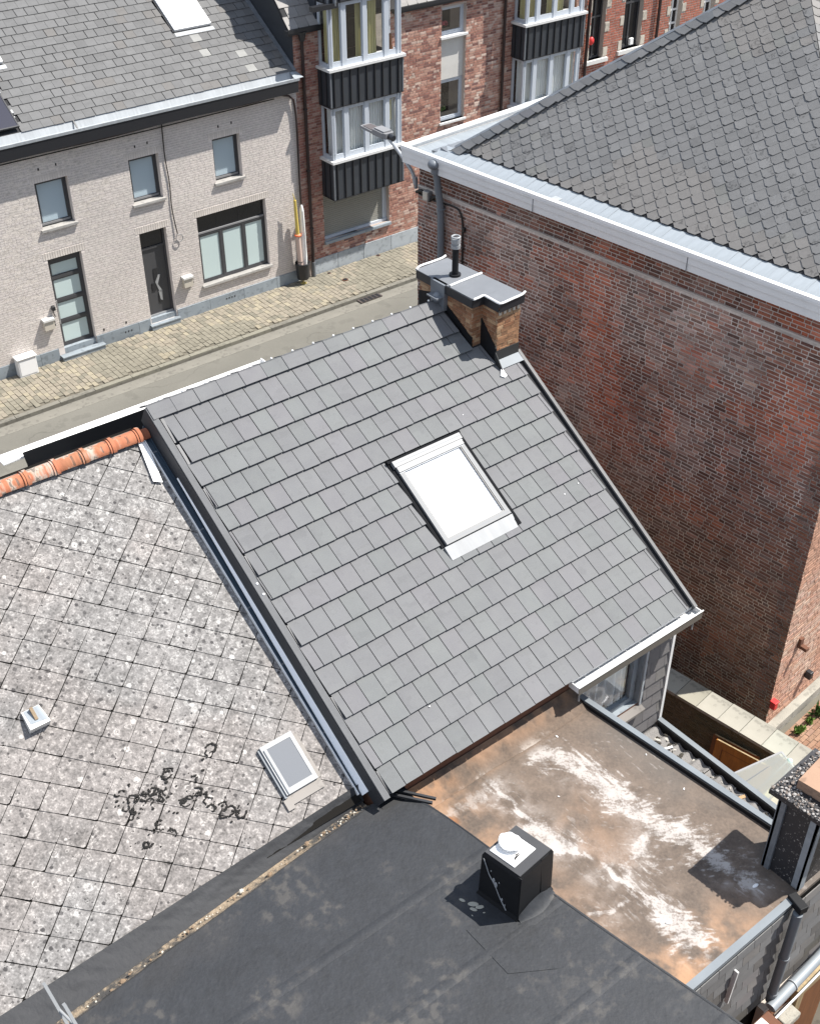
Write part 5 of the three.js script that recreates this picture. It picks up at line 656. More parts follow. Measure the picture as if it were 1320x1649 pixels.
  // small roof light
  { const g = sub('roof_light', t), x0 = 4.43, x1 = 4.855, v0 = 4.31, v1 = 4.93, c = LC; mesh('frame', [rectRB(x0, x0 + 0.065, v0, v1, c, c + 0.075), rectRB(x1 - 0.045, x1, v0, v1, c, c + 0.075), rectRB(x0 + 0.065, x1 - 0.045, v0, v0 + 0.055, c, c + 0.076), rectRB(x0 + 0.065, x1 - 0.045, v1 - 0.065, v1, c, c + 0.074)], std([0.33, 0.335, 0.34], 0.5, { map: T.zinc }), g); mesh('rail', [rectRB(x0 - 0.03, x0, v0 + 0.02, v1 + 0.02, c, c + 0.05), rectRB(x0 + 0.02, x0 + 0.03, v0 + 0.05, v1, c + 0.085, c + 0.09)], M.pipeGrey, g); mesh('pane', rectRB(x0 + 0.065, x1 - 0.045, v0 + 0.055, v1 - 0.065, c + 0.05, c + 0.07), M.paneGrey, g); mesh('flashing', [rectRB(x0 - 0.02, x1 + 0.03, v1, v1 + 0.12, c, c + 0.03), rectRB(x1, x1 + 0.06, v0 + 0.05, v1, c, c + 0.034), rectRB(x0 - 0.06, x0 + 0.03, v1 + 0.03, v1 + 0.16, c, c + 0.036)], std([0.30, 0.28, 0.265], 0.9, { map: T.concrete }), g); }
  { const g = sub('roof_vent', t), x = 2.45, v = 2.86; mesh('hood', [prism(RB, [[x - 0.115, -v - 0.1], [x + 0.115, -v - 0.1], [x + 0.10, -v + 0.14], [x - 0.10, -v + 0.14]], (a, b) => LC + 0.06 + 0.35 * (-v + 0.14 - b), LC + 0.01)], M.offWhite, g); mesh('top_cover', [prism(RB, [[x - 0.08, -v - 0.04], [x + 0.10, -v - 0.06], [x + 0.09, -v + 0.135], [x - 0.08, -v + 0.135]], (a, b) => LC + 0.066 + 0.35 * (-v + 0.14 - b), (a, b) => LC + 0.05 + 0.35 * (-v + 0.14 - b))], M.zinc, g); mesh('moss_patch', rectRB(x - 0.02, x + 0.015, v - 0.13, v + 0.02, LC + 0.08, LC + 0.135), M.debris, g); }
  // thick black moss rings on the lower slates
  { const g = [], q = rngOf(90), spots = [[2.84, 4.03], [2.89, 4.16], [3.05, 4.12], [3.2, 4.14], [3.43, 4.06], [3.68, 4.24], [3.54, 4.38], [3.36, 4.39], [3.69, 4.64], [3.87, 4.8], [2.88, 4.29], [3.04, 4.49], [3.1, 4.64], [2.84, 4.62], [3.92, 4.04], [3.19, 4.27], [3.44, 4.45], [3.28, 4.2], [3.6, 4.5], [3.78, 4.72], [3.12, 4.2]];
    for (const [x, v] of spots) for (let i = 0; i < 2; i++) { const R = 0.02 + 0.036 * q(), o = new THREE.TorusGeometry(R, 0.006 + 0.006 * q(), 5, 18, 2.0 + 3.8 * q()); o.rotateZ(q() * 6.3); o.scale(1.15, 0.85, 0.8); const pa = o.attributes.position; for (let k = 0; k < pa.count; k++) { const s = 1 + 0.5 * (vn(Math.floor(k % 19) * 0.9, R * 900, 0) - 0.5); pa.setXYZ(k, pa.getX(k) * s + 0.011 * (q() - 0.5), pa.getY(k) * s + 0.011 * (q() - 0.5), pa.getZ(k)); }; o.applyQuaternion(RB.q); o.translate(...onRB(x + 0.12 * (q() - 0.5), v + 0.09 * (q() - 0.5), LC + 0.012).toArray()); g.push(o); }
    for (const [x, v] of spots) for (let i = 0; i < 5; i++) { const o = new THREE.IcosahedronGeometry(0.006 + 0.014 * q() * q(), 1); o.scale(1.4, 1, 0.6); o.applyQuaternion(RB.q); o.translate(...onRB(x + 0.3 * (q() - 0.5), v + 0.16 * (q() - 0.5), LC + 0.012).toArray()); g.push(o); }
    const m = mesh('moss', g, std([0.014, 0.013, 0.012], 1), t); m.userData.kind = 'stuff'; }
}

/* ================================================================ THE BROWN FLAT ROOF (rear extension) */
{
  const t = thing('brown_flat_roof', 'brown weathered flat roof extension smeared with white filler behind the tiled house', 'flat roof');
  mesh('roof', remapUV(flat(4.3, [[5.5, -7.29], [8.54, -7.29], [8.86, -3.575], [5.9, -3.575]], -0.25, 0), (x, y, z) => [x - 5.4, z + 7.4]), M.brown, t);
  const r = rngOf(101);
  // felt upstand against the house wall: crumpled
  mesh('upstand', remapUV(surf(120, 14, (s, u) => { const x = mix(5.55, 8.50, s), w = fbm(x * 5, u * 2.2, 4) - 0.5, f = fbm(x * 14 + 3 * u, u * 3, 3) - 0.5; return V(x, mix(4.303, 4.47, Math.pow(u, 1.4)) + (0.035 * w + 0.03 * f) * Math.sin(u * Math.PI) + 0.002, mix(-6.99, -7.285, u) + 0.05 * (fbm(x * 1.5, 3, 3) - 0.5) * (1 - u)); }), (x, y, z) => [x - 5.4, z + 7.4 + 0.12]), std([0.95, 0.9, 0.85], 0.8, { map: T.brown, bumpMap: T.brownB, bumpScale: 0.006, side: THREE.DoubleSide }), t);
  mesh('wall', [flat(0, [[5.9, -7.0], [8.52, -7.0], [8.80, -3.62], [6.2, -3.62]], -0.24, 4.049)], M.rust, t);
  // metal-capped kerbs
  const k1 = [V(8.50, 4.3, -7.26), V(8.82, 4.3, -4.0)], d = k1[1].clone().sub(k1[0]).normalize(), K = new Basis(k1[0], d, V(0, 1, 0)), Lk = k1[0].distanceTo(k1[1]); // n points to +x or -x
  const sgn = K.n.x > 0 ? 1 : -1, cc = (a, b) => (sgn > 0 ? [a, b] : [-b, -a]);
  mesh('kerb', boxB(K, 0, Lk, -0.2, 0.062, ...cc(-0.03, 0.05)), M.blackPaint, t); mesh('kerb_capping', [boxB(K, 0, Lk, 0.062, 0.078, ...cc(-0.012, 0.066))], M.trim, t);
  mesh('rear_capping', [box(5.9, 8.12, 4.26, 4.36, -3.60, -3.545), box(5.9, 8.12, 4.361, 4.372, -3.615, -3.53)], M.trim, t);
  // slate-hung rear wall
  const B = new Basis(V(0, 0, -3.56), V(1, 0, 0), V(0, 1, 0)); mesh('wall', boxB(B, 6.0, 9.6, 1.2, 4.25, -0.05, -0.01), M.mossDeck, t); const cl = sub('wall_cladding', t);
  for (let k = 0; k < 9; k++) { const y0 = 2.52 + k * 0.2; for (let x = 6.35 + (k % 2) * 0.145; x < 9.5; x += 0.29) { const e = x + 0.284, top = Math.min(y0 + 0.24, 4.24), q = r(), dirty = sm(0.48, 0.66, fbm(x * 2, y0 * 2 + 4, 3)); let c = mix3([0.15, 0.148, 0.148], [0.19, 0.185, 0.18], q); c = mix3(c, [0.085, 0.078, 0.068], dirty * 0.7); mesh('slate', prism(B, [[x, y0 + 0.01 * (r() - 0.5)], [e, y0 + 0.012 * (r() - 0.5)], [e, top], [x, top]], (p, qy) => 0.04 - 0.12 * (qy - y0), (p, qy) => 0.03 - 0.12 * (qy - y0), r(), r()), tint(c, 0.75, T.slate), cl); } }
  mesh('white_strip', bar(V(7.225, 4.0, -3.50), V(7.185, 3.45, -3.50), 0.05, 0.02), M.white, t);
  { const p = sub('downpipe', t); mesh('pipe', [cyl(V(8.10, 4.30, -3.44), V(8.10, 2.62, -3.44), 0.055)], M.pipeGrey, p); mesh('socket', [2.75, 3.45].map((y) => cyl(V(8.10, y, -3.44), V(8.10, y + 0.05, -3.44), 0.062)), M.zincGrey, p); const bz = new RoundedBoxGeometry(0.11, 0.1, 0.22, 2, 0.01); bz.rotateY(-0.25); bz.translate(8.15, 4.37, -3.5); mesh('hopper', bz, M.blackPaint, p); }
  { const g = sub('lower_gutter', t); mesh('channel', cyl(V(8.0, 2.66, -3.36), V(9.6, 2.87, -3.40), 0.062), M.zinc, g); mesh('edge_board', bar(V(7.9, 2.50, -3.28), V(9.6, 2.70, -3.30), 0.02, 0.03), M.white, g); mesh('bracket', [0.25, 0.7].map((f) => new THREE.TorusGeometry(0.066, 0.01, 6, 16).rotateY(Math.PI / 2).translate(8.0 + 1.6 * f, 2.66 + 0.21 * f, -3.36 - 0.04 * f)), M.zincWhite, g); }
  mesh('debris', [[6.92, -4.23, 0.05], [8.02, -3.95, 0.06], [7.2, -6.2, 0.02], [8.5, -6.0, 0.02], [8.45, -5.35, 0.025], [7.85, -6.9, 0.03]].map(([x, z, s]) => { const g = new THREE.IcosahedronGeometry(s * 0.5, 1); g.scale(1.5, 0.25, 0.7); g.rotateY(x * 9); g.translate(x, 4.308, z); return g; }), M.whiteSheet, t).userData.kind = 'stuff';
}
{ // black chimney with pebbled cap
  const t = thing('pebbled_chimney', 'black tarred chimney box with a pebble-strewn cap and stone block at the right edge', 'chimney'); const r = rngOf(111);
  mesh('body', flat(0, [[8.33, -4.06], [8.98, -4.06], [8.98, -3.63], [8.33, -3.63]], 4.22, 5.46), M.pebble, t);
  mesh('corner_trim', [box(8.30, 8.33, 4.3, 5.45, -4.09, -4.0), box(8.30, 8.40, 4.3, 5.45, -4.10, -4.061)], M.zincGrey, t); mesh('front_trim', [box(8.305, 8.33, 4.34, 5.45, -3.70, -3.60), box(8.305, 8.40, 4.34, 5.45, -3.6299, -3.60)], M.zinc, t);
  mesh('cap', flat(0, [[8.24, -4.20], [9.1, -4.25], [9.1, -3.56], [8.30, -3.56]], 5.46, 5.53), M.pebble, t);
  const g = []; for (let i = 0; i < 900; i++) { const x = 8.26 + 0.84 * r(), z = -4.19 + 0.62 * r(); if (x > 8.47 && z > -4.0 && r() < 0.9) continue; const s = 0.007 + 0.013 * r() * r(), o = new THREE.IcosahedronGeometry(s, 0); o.scale(1 + 0.5 * r(), 0.6, 1 + 0.5 * r()); o.rotateY(r() * 6); o.translate(x, 5.533 + 0.3 * s + (r() < 0.2 ? 0.01 : 0), z); g.push([o, r()]); }
  const pb = sub('pebbles', t); pb.userData.kind = 'stuff'; [[0, 0.4, [0.03, 0.028, 0.028]], [0.4, 0.72, [0.16, 0.13, 0.11]], [0.72, 1.01, [0.30, 0.285, 0.27]]].forEach(([p, q, c]) => { mesh('pebbles', g.filter((e) => e[1] >= p && e[1] < q).map((e) => e[0]), std(c, 0.8), pb).userData.kind = 'stuff'; });
  mesh('stone_block', flat(0, [[8.47, -4.03], [9.1, -4.10], [9.1, -3.3], [8.56, -3.36]], 5.531, 5.66), M.orangeStone, t);
}
{ // corrugated lean-to between the kerbs
  const t = thing('corrugated_roof', 'strip of mossy grey corrugated sheets between two metal-capped kerbs', 'roof'); const r = rngOf(121);
  const sheet = (z0, z1) => surf(14, 90, (s, u) => { const z = mix(z0, z1, u), x = mix(8.75, 10.36, s); return V(x, 2.535 - 0.02 * (1 - s) + 0.024 * Math.cos(z / 0.2 * 6.283 + 0.5 * Math.sin(z * 3)) + 0.05 * (fbm(x * 6, z * 6, 4) - 0.5), z); });
  for (const [a, b] of [[-7.24, -6.2], [-6.19, -5.2], [-5.19, -4.2]]) mesh('corrugated_sheet', sheet(a, b), std([0.235, 0.225, 0.215], 0.95, { map: T.blot, bumpMap: T.grainB, bumpScale: 0.012, side: THREE.DoubleSide }), t);
  mesh('kerb', box(10.37, 10.43, 2.2, 2.64, -7.22, -3.9), M.blackPaint, t); mesh('kerb_capping', box(10.385, 10.465, 2.64, 2.658, -7.24, -3.9), M.trim, t); mesh('wall', [box(10.38, 10.44, -0.24, 2.199, -7.2, -3.9), box(8.95, 10.38, -0.24, 2.2, -3.98, -3.9)], M.rust, t);
  const g = []; for (let i = 0; i < 260; i++) { const x = 9.7 + 0.65 * r(), z = -7.2 + 2.9 * r(), s = 0.012 + 0.04 * r() * r(), o = new THREE.IcosahedronGeometry(s, 0); o.scale(1.5, 0.4, 0.8); o.rotateY(r() * 6); o.translate(x, 2.53 + 0.034 * Math.cos(z / 0.2 * 6.283), z); g.push([o, r()]); }
  const db = sub('debris', t); db.userData.kind = 'stuff'; mesh('debris', g.filter((e) => e[1] < 0.75).map((e) => e[0]), std([0.045, 0.04, 0.032], 1), db).userData.kind = 'stuff'; mesh('debris', g.filter((e) => e[1] >= 0.75).map((e) => e[0]), std([0.42, 0.40, 0.36], 1), db).userData.kind = 'stuff';
  const ch = thing('wood_chip', 'pale splinter of wood lying on the corrugated sheets', 'wood chip'); mesh('splinter', bar(V(10.15, 2.57, -5.62), V(10.28, 2.62, -5.55), 0.05, 0.015), std([0.50, 0.33, 0.18], 0.8), ch); const c2 = thing('wood_chip', 'whitish stick lying across the corrugated sheets near the slate cladding', 'wood chip'); mesh('splinter', bar(V(9.95, 2.58, -6.88), V(10.2, 2.60, -6.78), 0.035, 0.015), M.whiteSheet, c2);
}

/* ================================================================ THE DARK BITUMEN FLAT ROOF (foreground) */
{
  const t = thing('dark_flat_roof', 'large dark bitumen flat roof with dusty puddle marks in the foreground', 'flat roof'); const r = rngOf(131);
  const edge = [[5.31, -7.27], [5.62, -7.18], [5.76, -6.86], [6.00, -5.40], [6.22, -4.10], [6.43, -2.94], [6.8, -0.9]], val = (x) => -7.10 - 0.0795 * (x - 2.77);
  mesh('roof', flat(4.62, [[-3.5, val(-3.5) + 0.01], [5.2, val(5.2) + 0.005], ...edge, [6.8, 2.5], [-3.5, 2.5]], -0.3, 0), M.dark, t);
  mesh('wall', [flat(0, [[-3.5, -6.6], [5.5, -7.1], [6.6, -1.0], [6.6, 2.4], [-3.5, 2.4]], -0.24, 4.319)], M.rust, t);
  // felt dressed up the slates, with wrinkles; silted trough
  mesh('membrane', surf(260, 12, (s, u) => { const x = mix(-3.0, 5.24, s), w = 0.5 + 0.5 * sm(5.2, 3.0, x), n = fbm(x * 2.2 + 2 * u, u * 2.5, 4) - 0.5, f = fbm(x * 7 - 3 * u, u * 2, 3) - 0.5; const vTop = 5.35 - 0.028 * (x - 0.9), p0 = onRB(x, vTop, LC + 0.032 + 0.008 * f), p1 = V(x, 4.545, val(x) - 0.125); const p = lerpV(p0, p1, u); p.y += (0.030 * n + 0.022 * f) * Math.sin(u * Math.PI) + 0.004 - 0.03 * Math.sin(u * Math.PI) * w * 0.3; p.z += 0.02 * n * Math.sin(u * Math.PI); return p; }), std([0.030, 0.031, 0.034], 0.75, { map: T.blot, side: THREE.DoubleSide, bumpMap: T.darkB, bumpScale: 0.012 }), t);
  const silt = mesh('silt', surf(300, 8, (s, u) => { const x = mix(-3.0, 5.22, s), n = fbm(x * 9, u * 3 + 7, 4) - 0.5, e = 0.03 * (fbm(x * 3, 9, 3) - 0.5); return V(x, mix(4.545, 4.628, u * u) + 0.03 * n * Math.sin(u * Math.PI), mix(val(x) - 0.127, val(x) + 0.02 + e, u)); }), std([1, 1, 1], 1, { map: T.silt, bumpMap: T.grainB, bumpScale: 0.012, side: THREE.DoubleSide }), t); silt.userData.kind = 'stuff';
  const st = []; for (let i = 0; i < 150; i++) { const x = i < 60 ? 4.55 + 0.6 * r() : -1 + 5.6 * r(), s = 0.006 + 0.014 * r() * r() + (i > 142 ? 0.02 : 0), o = new THREE.IcosahedronGeometry(s, 0); o.scale(1.3, 0.7, 1); o.rotateY(r() * 6); o.translate(x, 4.575 + 0.4 * s + 0.02 * r(), val(x) - 0.09 + 0.07 * r()); st.push([o, r()]); }
  const gr = sub('grit', t); gr.userData.kind = 'stuff'; mesh('grit', st.filter((e) => e[1] < 0.5).map((e) => e[0]), std([0.20, 0.14, 0.09], 1), gr).userData.kind = 'stuff'; mesh('grit', st.filter((e) => e[1] >= 0.5).map((e) => e[0]), std([0.45, 0.42, 0.36], 1), gr).userData.kind = 'stuff';
  // lapped sheet seams and patches
  const sheet = (z, xe) => surf(90, 3, (s, u) => { const x = mix(-3.4, xe, s), w = 0.025 * (fbm(x * 0.8, z, 3) - 0.5); return V(x, 4.6205 + 0.005 * sm(0, 0.3, u) * sm(1.0, 0.9, u) + 0.0015, z + 0.12 * (0.5 - u) + w); });
  for (const [z, xe] of [[-5.98, 5.86], [-5.02, 6.03], [-4.03, 6.2], [-3.04, 6.38]]) mesh('seam', sheet(z, xe), M.dark, t);
  mesh('patch', [flat(4.62, [[5.02, -5.36], [5.50, -5.05], [5.75, -4.85], [5.45, -4.45], [5.02, -4.72]], 0, 0.006)], M.dark, t);
  mesh('corner_patch', [prism(new Basis(V(5.28, 4.66, -7.34), V(1, 0.01, 0.1), V(0, 0.25, -1)), [[0.0, -0.30], [0.42, -0.38], [0.40, -0.05], [0.06, 0.02]], 0.012, 0)], M.blackPaint, t);
  mesh('edge_roll', tube(edge.slice(1).map(([x, z]) => V(x - 0.02, 4.615, z)), 0.012, 8, 60), M.dark, t);
  for (const dx of [0, 0.07]) mesh('edge_bar', bar(V(5.44 + dx, 4.70, -7.24 - dx * 0.4), V(5.80 + dx, 4.62, -6.86 - dx * 0.3), 0.03, 0.03), M.blackMetal, t);
}
{ // box chimney on the dark roof
  const t = thing('felted_chimney', 'square black felt-wrapped chimney with a white metal plate on the dark flat roof', 'chimney');
  const O = V(5.735, 4.6, -5.40), u = V(0.995, 0, -0.10), w = V(-0.17, 0, -0.985), P = (a, b, y) => O.clone().addScaledVector(u, a).addScaledVector(w, b).setY(y);
  const ring = (sx, sw, y) => [P(-sx, -sw, y), P(sx, -sw, y), P(sx, sw, y), P(-sx, sw, y)];
  const R = [ring(0.295, 0.275, 4.615), ring(0.274, 0.257, 4.67), ring(0.268, 0.252, 5.0), ring(0.262, 0.246, 5.26), ring(0.245, 0.232, 5.30)], q = [];
  for (let k = 0; k + 1 < R.length; k++) for (let i = 0; i < 4; i++) { const j = (i + 1) % 4; q.push(quad(R[k][i], R[k][j], R[k + 1][j], R[k + 1][i])); } q.push(quad(...R[4]));
  mesh('body', q, M.blackPaint, t); mesh('felt_fold', [bar(P(-0.268, -0.25, 4.66), P(-0.25, -0.236, 5.29), 0.05, 0.012, u), bar(P(0.15, -0.262, 4.63), P(0.13, -0.238, 5.29), 0.012, 0.11, u)], M.blackPaint, t); mesh('base_skirt', surf(40, 6, (s, v) => { const q = lerpV(P(-0.27, -0.262, 4.62), P(0.27, -0.262, 4.62), s), n = fbm(s * 9, v * 3, 4) - 0.5, e = Math.sin(Math.PI * clamp(s, 0, 1)); return q.addScaledVector(w, -0.15 * v * (0.35 + 0.65 * e)).setY(4.622 + 0.13 * (1 - v) * (1 - v) * (0.4 + 0.6 * e) + 0.02 * n * (1 - v)); }), M.dark, t); mesh('top_felt', [prism(new Basis(P(0, 0, 5.30), u, w), [[-0.242, -0.229], [0.242, -0.229], [0.242, 0.229], [-0.242, 0.229]], 0.006, -0.002)], std([0.045, 0.046, 0.05], 0.6, { map: T.blot }), t);
  const TB = new Basis(P(-0.04, 0.03, 5.307), u, w); mesh('plate', boxB(TB, -0.16, 0.17, -0.15, 0.17, 0.0, 0.012), M.whiteSheet, t);
  const c = TB.p(0.02, 0.07, 0); mesh('cowl', [new THREE.CylinderGeometry(0.085, 0.09, 0.05, 24).translate(c.x, c.y + 0.04, c.z), (() => { const g = new THREE.LatheGeometry([[0, 0.03], [0.05, 0.026], [0.118, 0.008], [0.124, 0], [0.10, -0.004], [0, -0.002]].map(([p, s]) => new THREE.Vector2(p, s)), 40), a = g.attributes.position; for (let i = 0; i < a.count; i++) { const th = Math.atan2(a.getZ(i), a.getX(i)), rd = Math.hypot(a.getX(i), a.getZ(i)), f = 1 + (rd > 0.08 ? 0.22 : 0) * (vn(2.2 * Math.cos(th) + 5, 2.2 * Math.sin(th) + 5, 0) - 0.45); a.setXYZ(i, a.getX(i) * f, a.getY(i) + 0.02 * (vn(3 * Math.cos(th), 3 * Math.sin(th), 0) - 0.5) * (rd / 0.12), a.getZ(i) * f); } g.computeVertexNormals(); return plain(g).translate(c.x, c.y + 0.065, c.z); })()], M.whiteSheet, t);
  mesh('tie_wire', [0, 1, 2, 3].map((i) => { const a = 2.2 + i * 0.25; return tube([TB.p(-0.03, -0.055, 0.015), TB.p(-0.05 + 0.02 * i, -0.08, 0.03), TB.p(-0.05 + 0.04 * Math.cos(a), -0.1 + 0.03 * Math.sin(a), 0.014)], 0.003, 5, 10); }), M.cable, t);
  const SB = new Basis(P(-0.268, 0.24, 4.7), w.clone().negate(), V(0, 1, 0)); const s2 = SB.n.dot(u) < 0 ? 1 : -1; // scuffs and sealant on the left face
  mesh('sealant', [tube([SB.p(0.03, 0.55, 0.012 * s2), SB.p(0.07, 0.46, 0.012 * s2), SB.p(0.11, 0.36, 0.012 * s2), SB.p(0.19, 0.25, 0.012 * s2), SB.p(0.27, 0.10, 0.014 * s2), SB.p(0.36, -0.02, 0.02 * s2)], 0.006, 6, 30)], M.lightMetal, t);
  const blobs = [], r = rngOf(5); for (const [a, b, s] of [[0.17, 0.30, 0.03], [0.20, 0.25, 0.035], [0.29, 0.08, 0.022], [0.33, 0.02, 0.016], [0.24, 0.32, 0.012], [0.13, 0.42, 0.012]]) { const o = new THREE.IcosahedronGeometry(s, 1); o.scale(0.6, 1.3, 0.25); o.applyQuaternion(SB.q); const p = SB.p(a, b, 0.006 * s2); o.translate(p.x, p.y, p.z); blobs.push(o); } mesh('paint_splash', blobs, M.lightMetal, t);
  const dr = thing('bird_dropping', 'whitish splashes on the dark roof in the shadow of the felted chimney', 'stain'); mesh('splash', [[5.28, -5.55, 0.05], [5.24, -5.50, 0.035], [5.31, -5.48, 0.04], [5.22, -5.66, 0.03], [5.30, -5.40, 0.012], [5.18, -5.45, 0.010]].map(([x, z, s]) => new THREE.IcosahedronGeometry(s, 1).scale(1.2, 0.06, 0.6).rotateY(x * 7).translate(x, 4.624, z)), std([0.33, 0.32, 0.27], 0.9), dr);
}
{ // ladder
  const t = thing('ladder', 'top of an aluminium ladder standing in the valley gutter at the lower left', 'ladder'); const a0 = V(1.256, 5.3, -7.05), a1 = V(1.34, 4.5, -6.6), b0 = V(1.31, 5.3, -6.74), b1 = V(1.40, 4.5, -6.3);
  mesh('stile', bar(a0, a1, 0.055, 0.03, V(1, 0, 0)), M.alu, t); mesh('stile', bar(b0, b1, 0.055, 0.03, V(1, 0, 0)), M.alu, t); for (const f of [0.33, 0.75]) mesh('rung', cyl(lerpV(a0, a1, f), lerpV(b0, b1, f - 0.02), 0.014), M.alu, t);
}

/* ================================================================ THE YARD ON THE RIGHT */
{
  const t = thing('garden_wall', 'low shaded garden wall with large pale concrete coping slabs beside the brick hall', 'wall'); const r = rngOf(141);
  const O = V(11.83, 0, -10.6), dir = V(0.128, 0, 1), B = new Basis(O, dir, V(0, 1, 0)), out = B.n.x < 0 ? 1 : -1; // n should face the yard (-x)
  const core = mesh('core', boxB(B, 0, 6.4, -0.24, 1.235, ...(out > 0 ? [-0.36, -0.05] : [0.05, 0.36])), std([0.15, 0.135, 0.10], 0.95, { map: T.blot }), t);
  const F = new Basis(B.p(0, 0, -0.05 * out), dir, V(0, 1, 0)); layBricks(core, t, F, { a0: 1.0, a1: 6.2, b0: -0.2, b1: 1.22, course: 0.056, joint: 0.01, len: 0.19, bond: 'flemish', proud: 0.008, uneven: 0.012, color: (a, b, q) => { const k = 0.7 + 0.5 * q(); return mix3([0.15 * k, 0.115 * k, 0.075 * k], [0.11, 0.105, 0.06], fbm(a * 2, b * 2, 3)); }, seed: 33, singles: 200 });
  const cop = sub('coping', t); for (let i = 0; i < 16; i++) { const a = i * 0.402, h = 0.004 * r(); mesh('coping_slab', boxB(B, a + 0.005, a + 0.397, 1.24, 1.30 + h, ...(out > 0 ? [-0.47 - 0.01 * r(), 0.0] : [0.0, 0.47])), tint(mix3([0.31, 0.295, 0.25], [0.40, 0.385, 0.34], r()), 0.9, T.concrete), cop); }
}
{
  for (const [dx, z0, z1, h, mat, label] of [[0.0, -7.26, -6.28, 1.10, M.wood, 'orange wooden panelled door leaning on the shaded garden wall'], [0.09, -7.38, -6.55, 1.06, M.woodDark, 'dark wooden door leaning behind the orange panelled door']]) {
    const t = thing('wooden_door', label, 'door'); const B = new Basis(V(12.02 + dx, -0.2, z0), V(0.1, 0.12, 1), V(0.06, 1, 0)), W = z1 - z0, H = h + 0.15, n = B.n.x < 0 ? 1 : -1, c = (a, b) => (n > 0 ? [a, b] : [-b, -a]);
    mesh('stile', boxB(B, 0, 0.13, 0, H, ...c(-0.035, 0)), mat, t); mesh('stile', boxB(B, W - 0.13, W, 0, H, ...c(-0.035, 0)), mat, t); mesh('rail', boxB(B, 0.13, W - 0.13, H - 0.14, H, ...c(-0.035, -0.001)), mat, t); mesh('rail', boxB(B, 0.13, W - 0.13, 0, 0.2, ...c(-0.035, -0.001)), mat, t); mesh('panel', boxB(B, 0.13, W - 0.13, 0.2, H - 0.14, ...c(-0.028, -0.014)), mat, t); mesh('panel_bead', [boxB(B, 0.13, W - 0.13, H - 0.152, H - 0.14, ...c(-0.014, -0.004)), boxB(B, 0.13, 0.142, 0.2, H - 0.152, ...c(-0.014, -0.004)), boxB(B, W - 0.142, W - 0.13, 0.2, H - 0.152, ...c(-0.014, -0.004))], M.woodDark, t); mesh('edge', boxB(B, 0.02, W - 0.05, H, H + 0.006, ...c(-0.03, -0.004)), M.tan, t);
  }
  const t = thing('clear_sheet', 'clear corrugated plastic sheet sloping down to the garden wall', 'sheet'); const p = [V(10.5, 2.0, -6.28), V(12.42, 1.36, -6.30), V(12.30, 1.36, -5.95), V(10.6, 1.98, -5.2)];
  { const SB = new Basis(p[0], p[1].clone().sub(p[0]), p[3].clone().sub(p[0])), n = SB.n, v2 = n.clone().cross(SB.u), S2 = new Basis(p[0], SB.u, v2), loc = (q) => { const e = q.clone().sub(p[0]); return [e.dot(S2.u), e.dot(S2.v)]; }; mesh('sheet', prism(S2, p.map(loc), 0.003, -0.003), new THREE.MeshPhysicalMaterial({ color: lin([0.90, 0.93, 0.90]), transmission: 0.9, roughness: 0.4, thickness: 0 }), t); mesh('rib', [0.25, 0.5, 0.75].map((f) => bar(lerpV(p[0], p[3], f).add(V(0, 0.008, 0)), lerpV(p[1], p[2], f).add(V(0, 0.008, 0)), 0.014, 0.006)), M.zincGrey, t); } mesh('edge', [bar(p[0], p[1], 0.03, 0.02), bar(p[1], p[2], 0.03, 0.02)], M.lightMetal, t); mesh('end_cap', [new THREE.SphereGeometry(0.05, 12, 8).translate(12.36, 1.37, -6.1)], std([0.45, 0.62, 0.56], 0.3), t);
  const bd = thing('timber_boards', 'pale timber boards lying under the clear plastic sheet', 'boards'); for (const i of [0, 1, 2]) mesh('board', bar(V(10.55, 0.95 + 0.03 * i, -5.95 + 0.17 * i), V(12.1, 0.9 + 0.02 * i, -6.1 + 0.15 * i), 0.12, 0.03), i === 1 ? M.tan : std([0.52, 0.46, 0.24], 0.7, { map: T.wood }), bd); mesh('trestle', box(10.6, 12.1, -0.24, 0.88, -5.95, -5.5), M.orangeStone, bd);
}
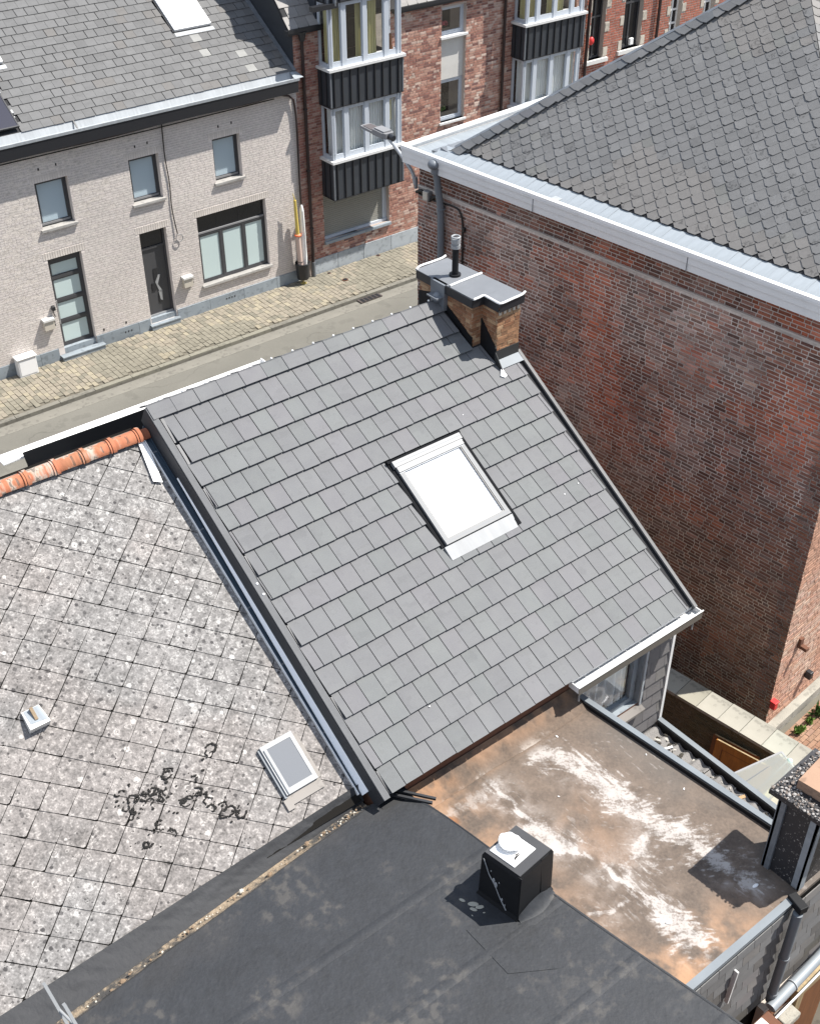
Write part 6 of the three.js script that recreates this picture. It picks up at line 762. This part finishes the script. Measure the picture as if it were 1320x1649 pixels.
{
  const pv = struct('yard_paving', flat(0.0, [[13.2, -7.3], [19, -7.8], [19, 2], [12.4, 2], [12.4, -5.6]], -0.2, -0.02), M.sandJoint), r = rngOf(151), sp = [];
  const B = new Basis(V(13.55, 0, -7.15), V(0.996, 0, -0.087), V(-0.087, 0, -0.996)); for (let j = 0; j < 40; j++) for (let i = 0; i < 12; i++) { const a = (j % 2) * 0.1 + i * 0.2, b = -0.05 - j * 0.085; const c = mix3([0.27, 0.15, 0.095], [0.36, 0.225, 0.155], r()); sp.push({ g: prism(B, [[a, b], [a + 0.19, b], [a + 0.19, b - 0.075], [a, b - 0.075]], 0.006 * r(), -0.04, r(), r()), m: tint(c, 0.9, T.brick), at: B.p(a, b) }); }
  layPieces(pv, 'paving_brick', 'paving_bricks', sp, 120);
  [[14.20, -7.00, 0.14, 'leafy weed growing at the foot of the concrete kerb, nearer the slabs', M.leaf], [14.55, -7.04, 0.10, 'small low weed between the two larger weeds along the kerb', M.leaf], [14.85, -7.06, 0.19, 'bushier green weed by the kerb at the right edge', M.leafDark]].forEach(([x, z, s, label, m], k) => {
    const t = thing('weed', label, 'plant'), q = rngOf(160 + k), lv = []; for (let i = 0; i < 60; i++) { const a = q() * 6.28, e = 0.3 + q() * 1.2, L = s * (0.5 + 0.7 * q()), d = V(Math.cos(a) * Math.cos(e), Math.sin(e), Math.sin(a) * Math.cos(e) * 0.7), o = V(x + (q() - 0.5) * s, 0.01, z + (q() - 0.5) * s * 0.7), p = o.clone().addScaledVector(d, L), sd = d.clone().cross(V(0, 1, 0)).normalize().multiplyScalar(0.018 + 0.012 * q()), md = o.clone().addScaledVector(d, L * 0.55).add(V(0, 0.012, 0)); lv.push(quad(o, md.clone().add(sd), p, md.clone().sub(sd))); }
    const mt = m.clone(); mt.side = THREE.DoubleSide; mesh('leaves', lv, mt, t); mesh('stem', [0, 1, 2].map((i) => cyl(V(x, 0, z), V(x + (i - 1) * 0.04, s * 0.6, z), 0.006, 0.003, 6)), M.leafDark, t); });
}
{ // what shows below the slate-hung wall at the lower right
  const t = thing('lower_outhouse', 'orange brick outhouse wall with a timber door frame at the lower right corner', 'outhouse'); const B = new Basis(V(0, 0, -3.42), V(1, 0, 0), V(0, 1, 0));
  const w = mesh('wall', boxB(B, 8.0, 9.5, -0.24, 2.5, -0.1, 0), M.mortarRed, t); layBricks(w, t, B, { a0: 8.0, a1: 9.5, b0: 0.8, b1: 2.5, course: 0.075, joint: 0.012, len: 0.21, color: (a, b, q) => { const k = 0.8 + 0.4 * q(); return [0.42 * k, 0.17 * k, 0.08 * k]; }, seed: 77, singles: 80 });
  mesh('door_frame', [box(8.55, 8.68, 0, 2.45, -3.42, -3.32), box(8.68, 9.4, 2.32, 2.45, -3.42, -3.32)], M.tan, t); mesh('door', box(8.68, 9.4, 0, 2.32, -3.41, -3.38), M.woodDark, t); mesh('stone_edge', new RoundedBoxGeometry(0.28, 0.12, 0.2, 2, 0.02).translate(8.35, 2.2, -3.3), M.stoneCap, t);
  const st = thing('white_block', 'small white block at the edge of the dark roof in the lower right', 'block'); mesh('body', new RoundedBoxGeometry(0.2, 0.08, 0.12, 2, 0.01).translate(7.62, 2.8, -3.25), M.white, st); mesh('plinth', new RoundedBoxGeometry(0.3, 0.5, 0.25, 2, 0.02).translate(7.75, 2.5, -3.22), M.rust, st);
}

/* ---------------------------------------------------------------- each group stands at the base of its thing */
for (const o of scene.children) if (o.isGroup && o.rotation.y === 0 && o.position.lengthSq() === 0) {
  const b = new THREE.Box3().setFromObject(o); if (b.isEmpty()) continue; const c = b.getCenter(new THREE.Vector3()); c.y = b.min.y;
  o.position.copy(c); for (const k of o.children) k.position.sub(c);
}
renderer.render(scene, camera);
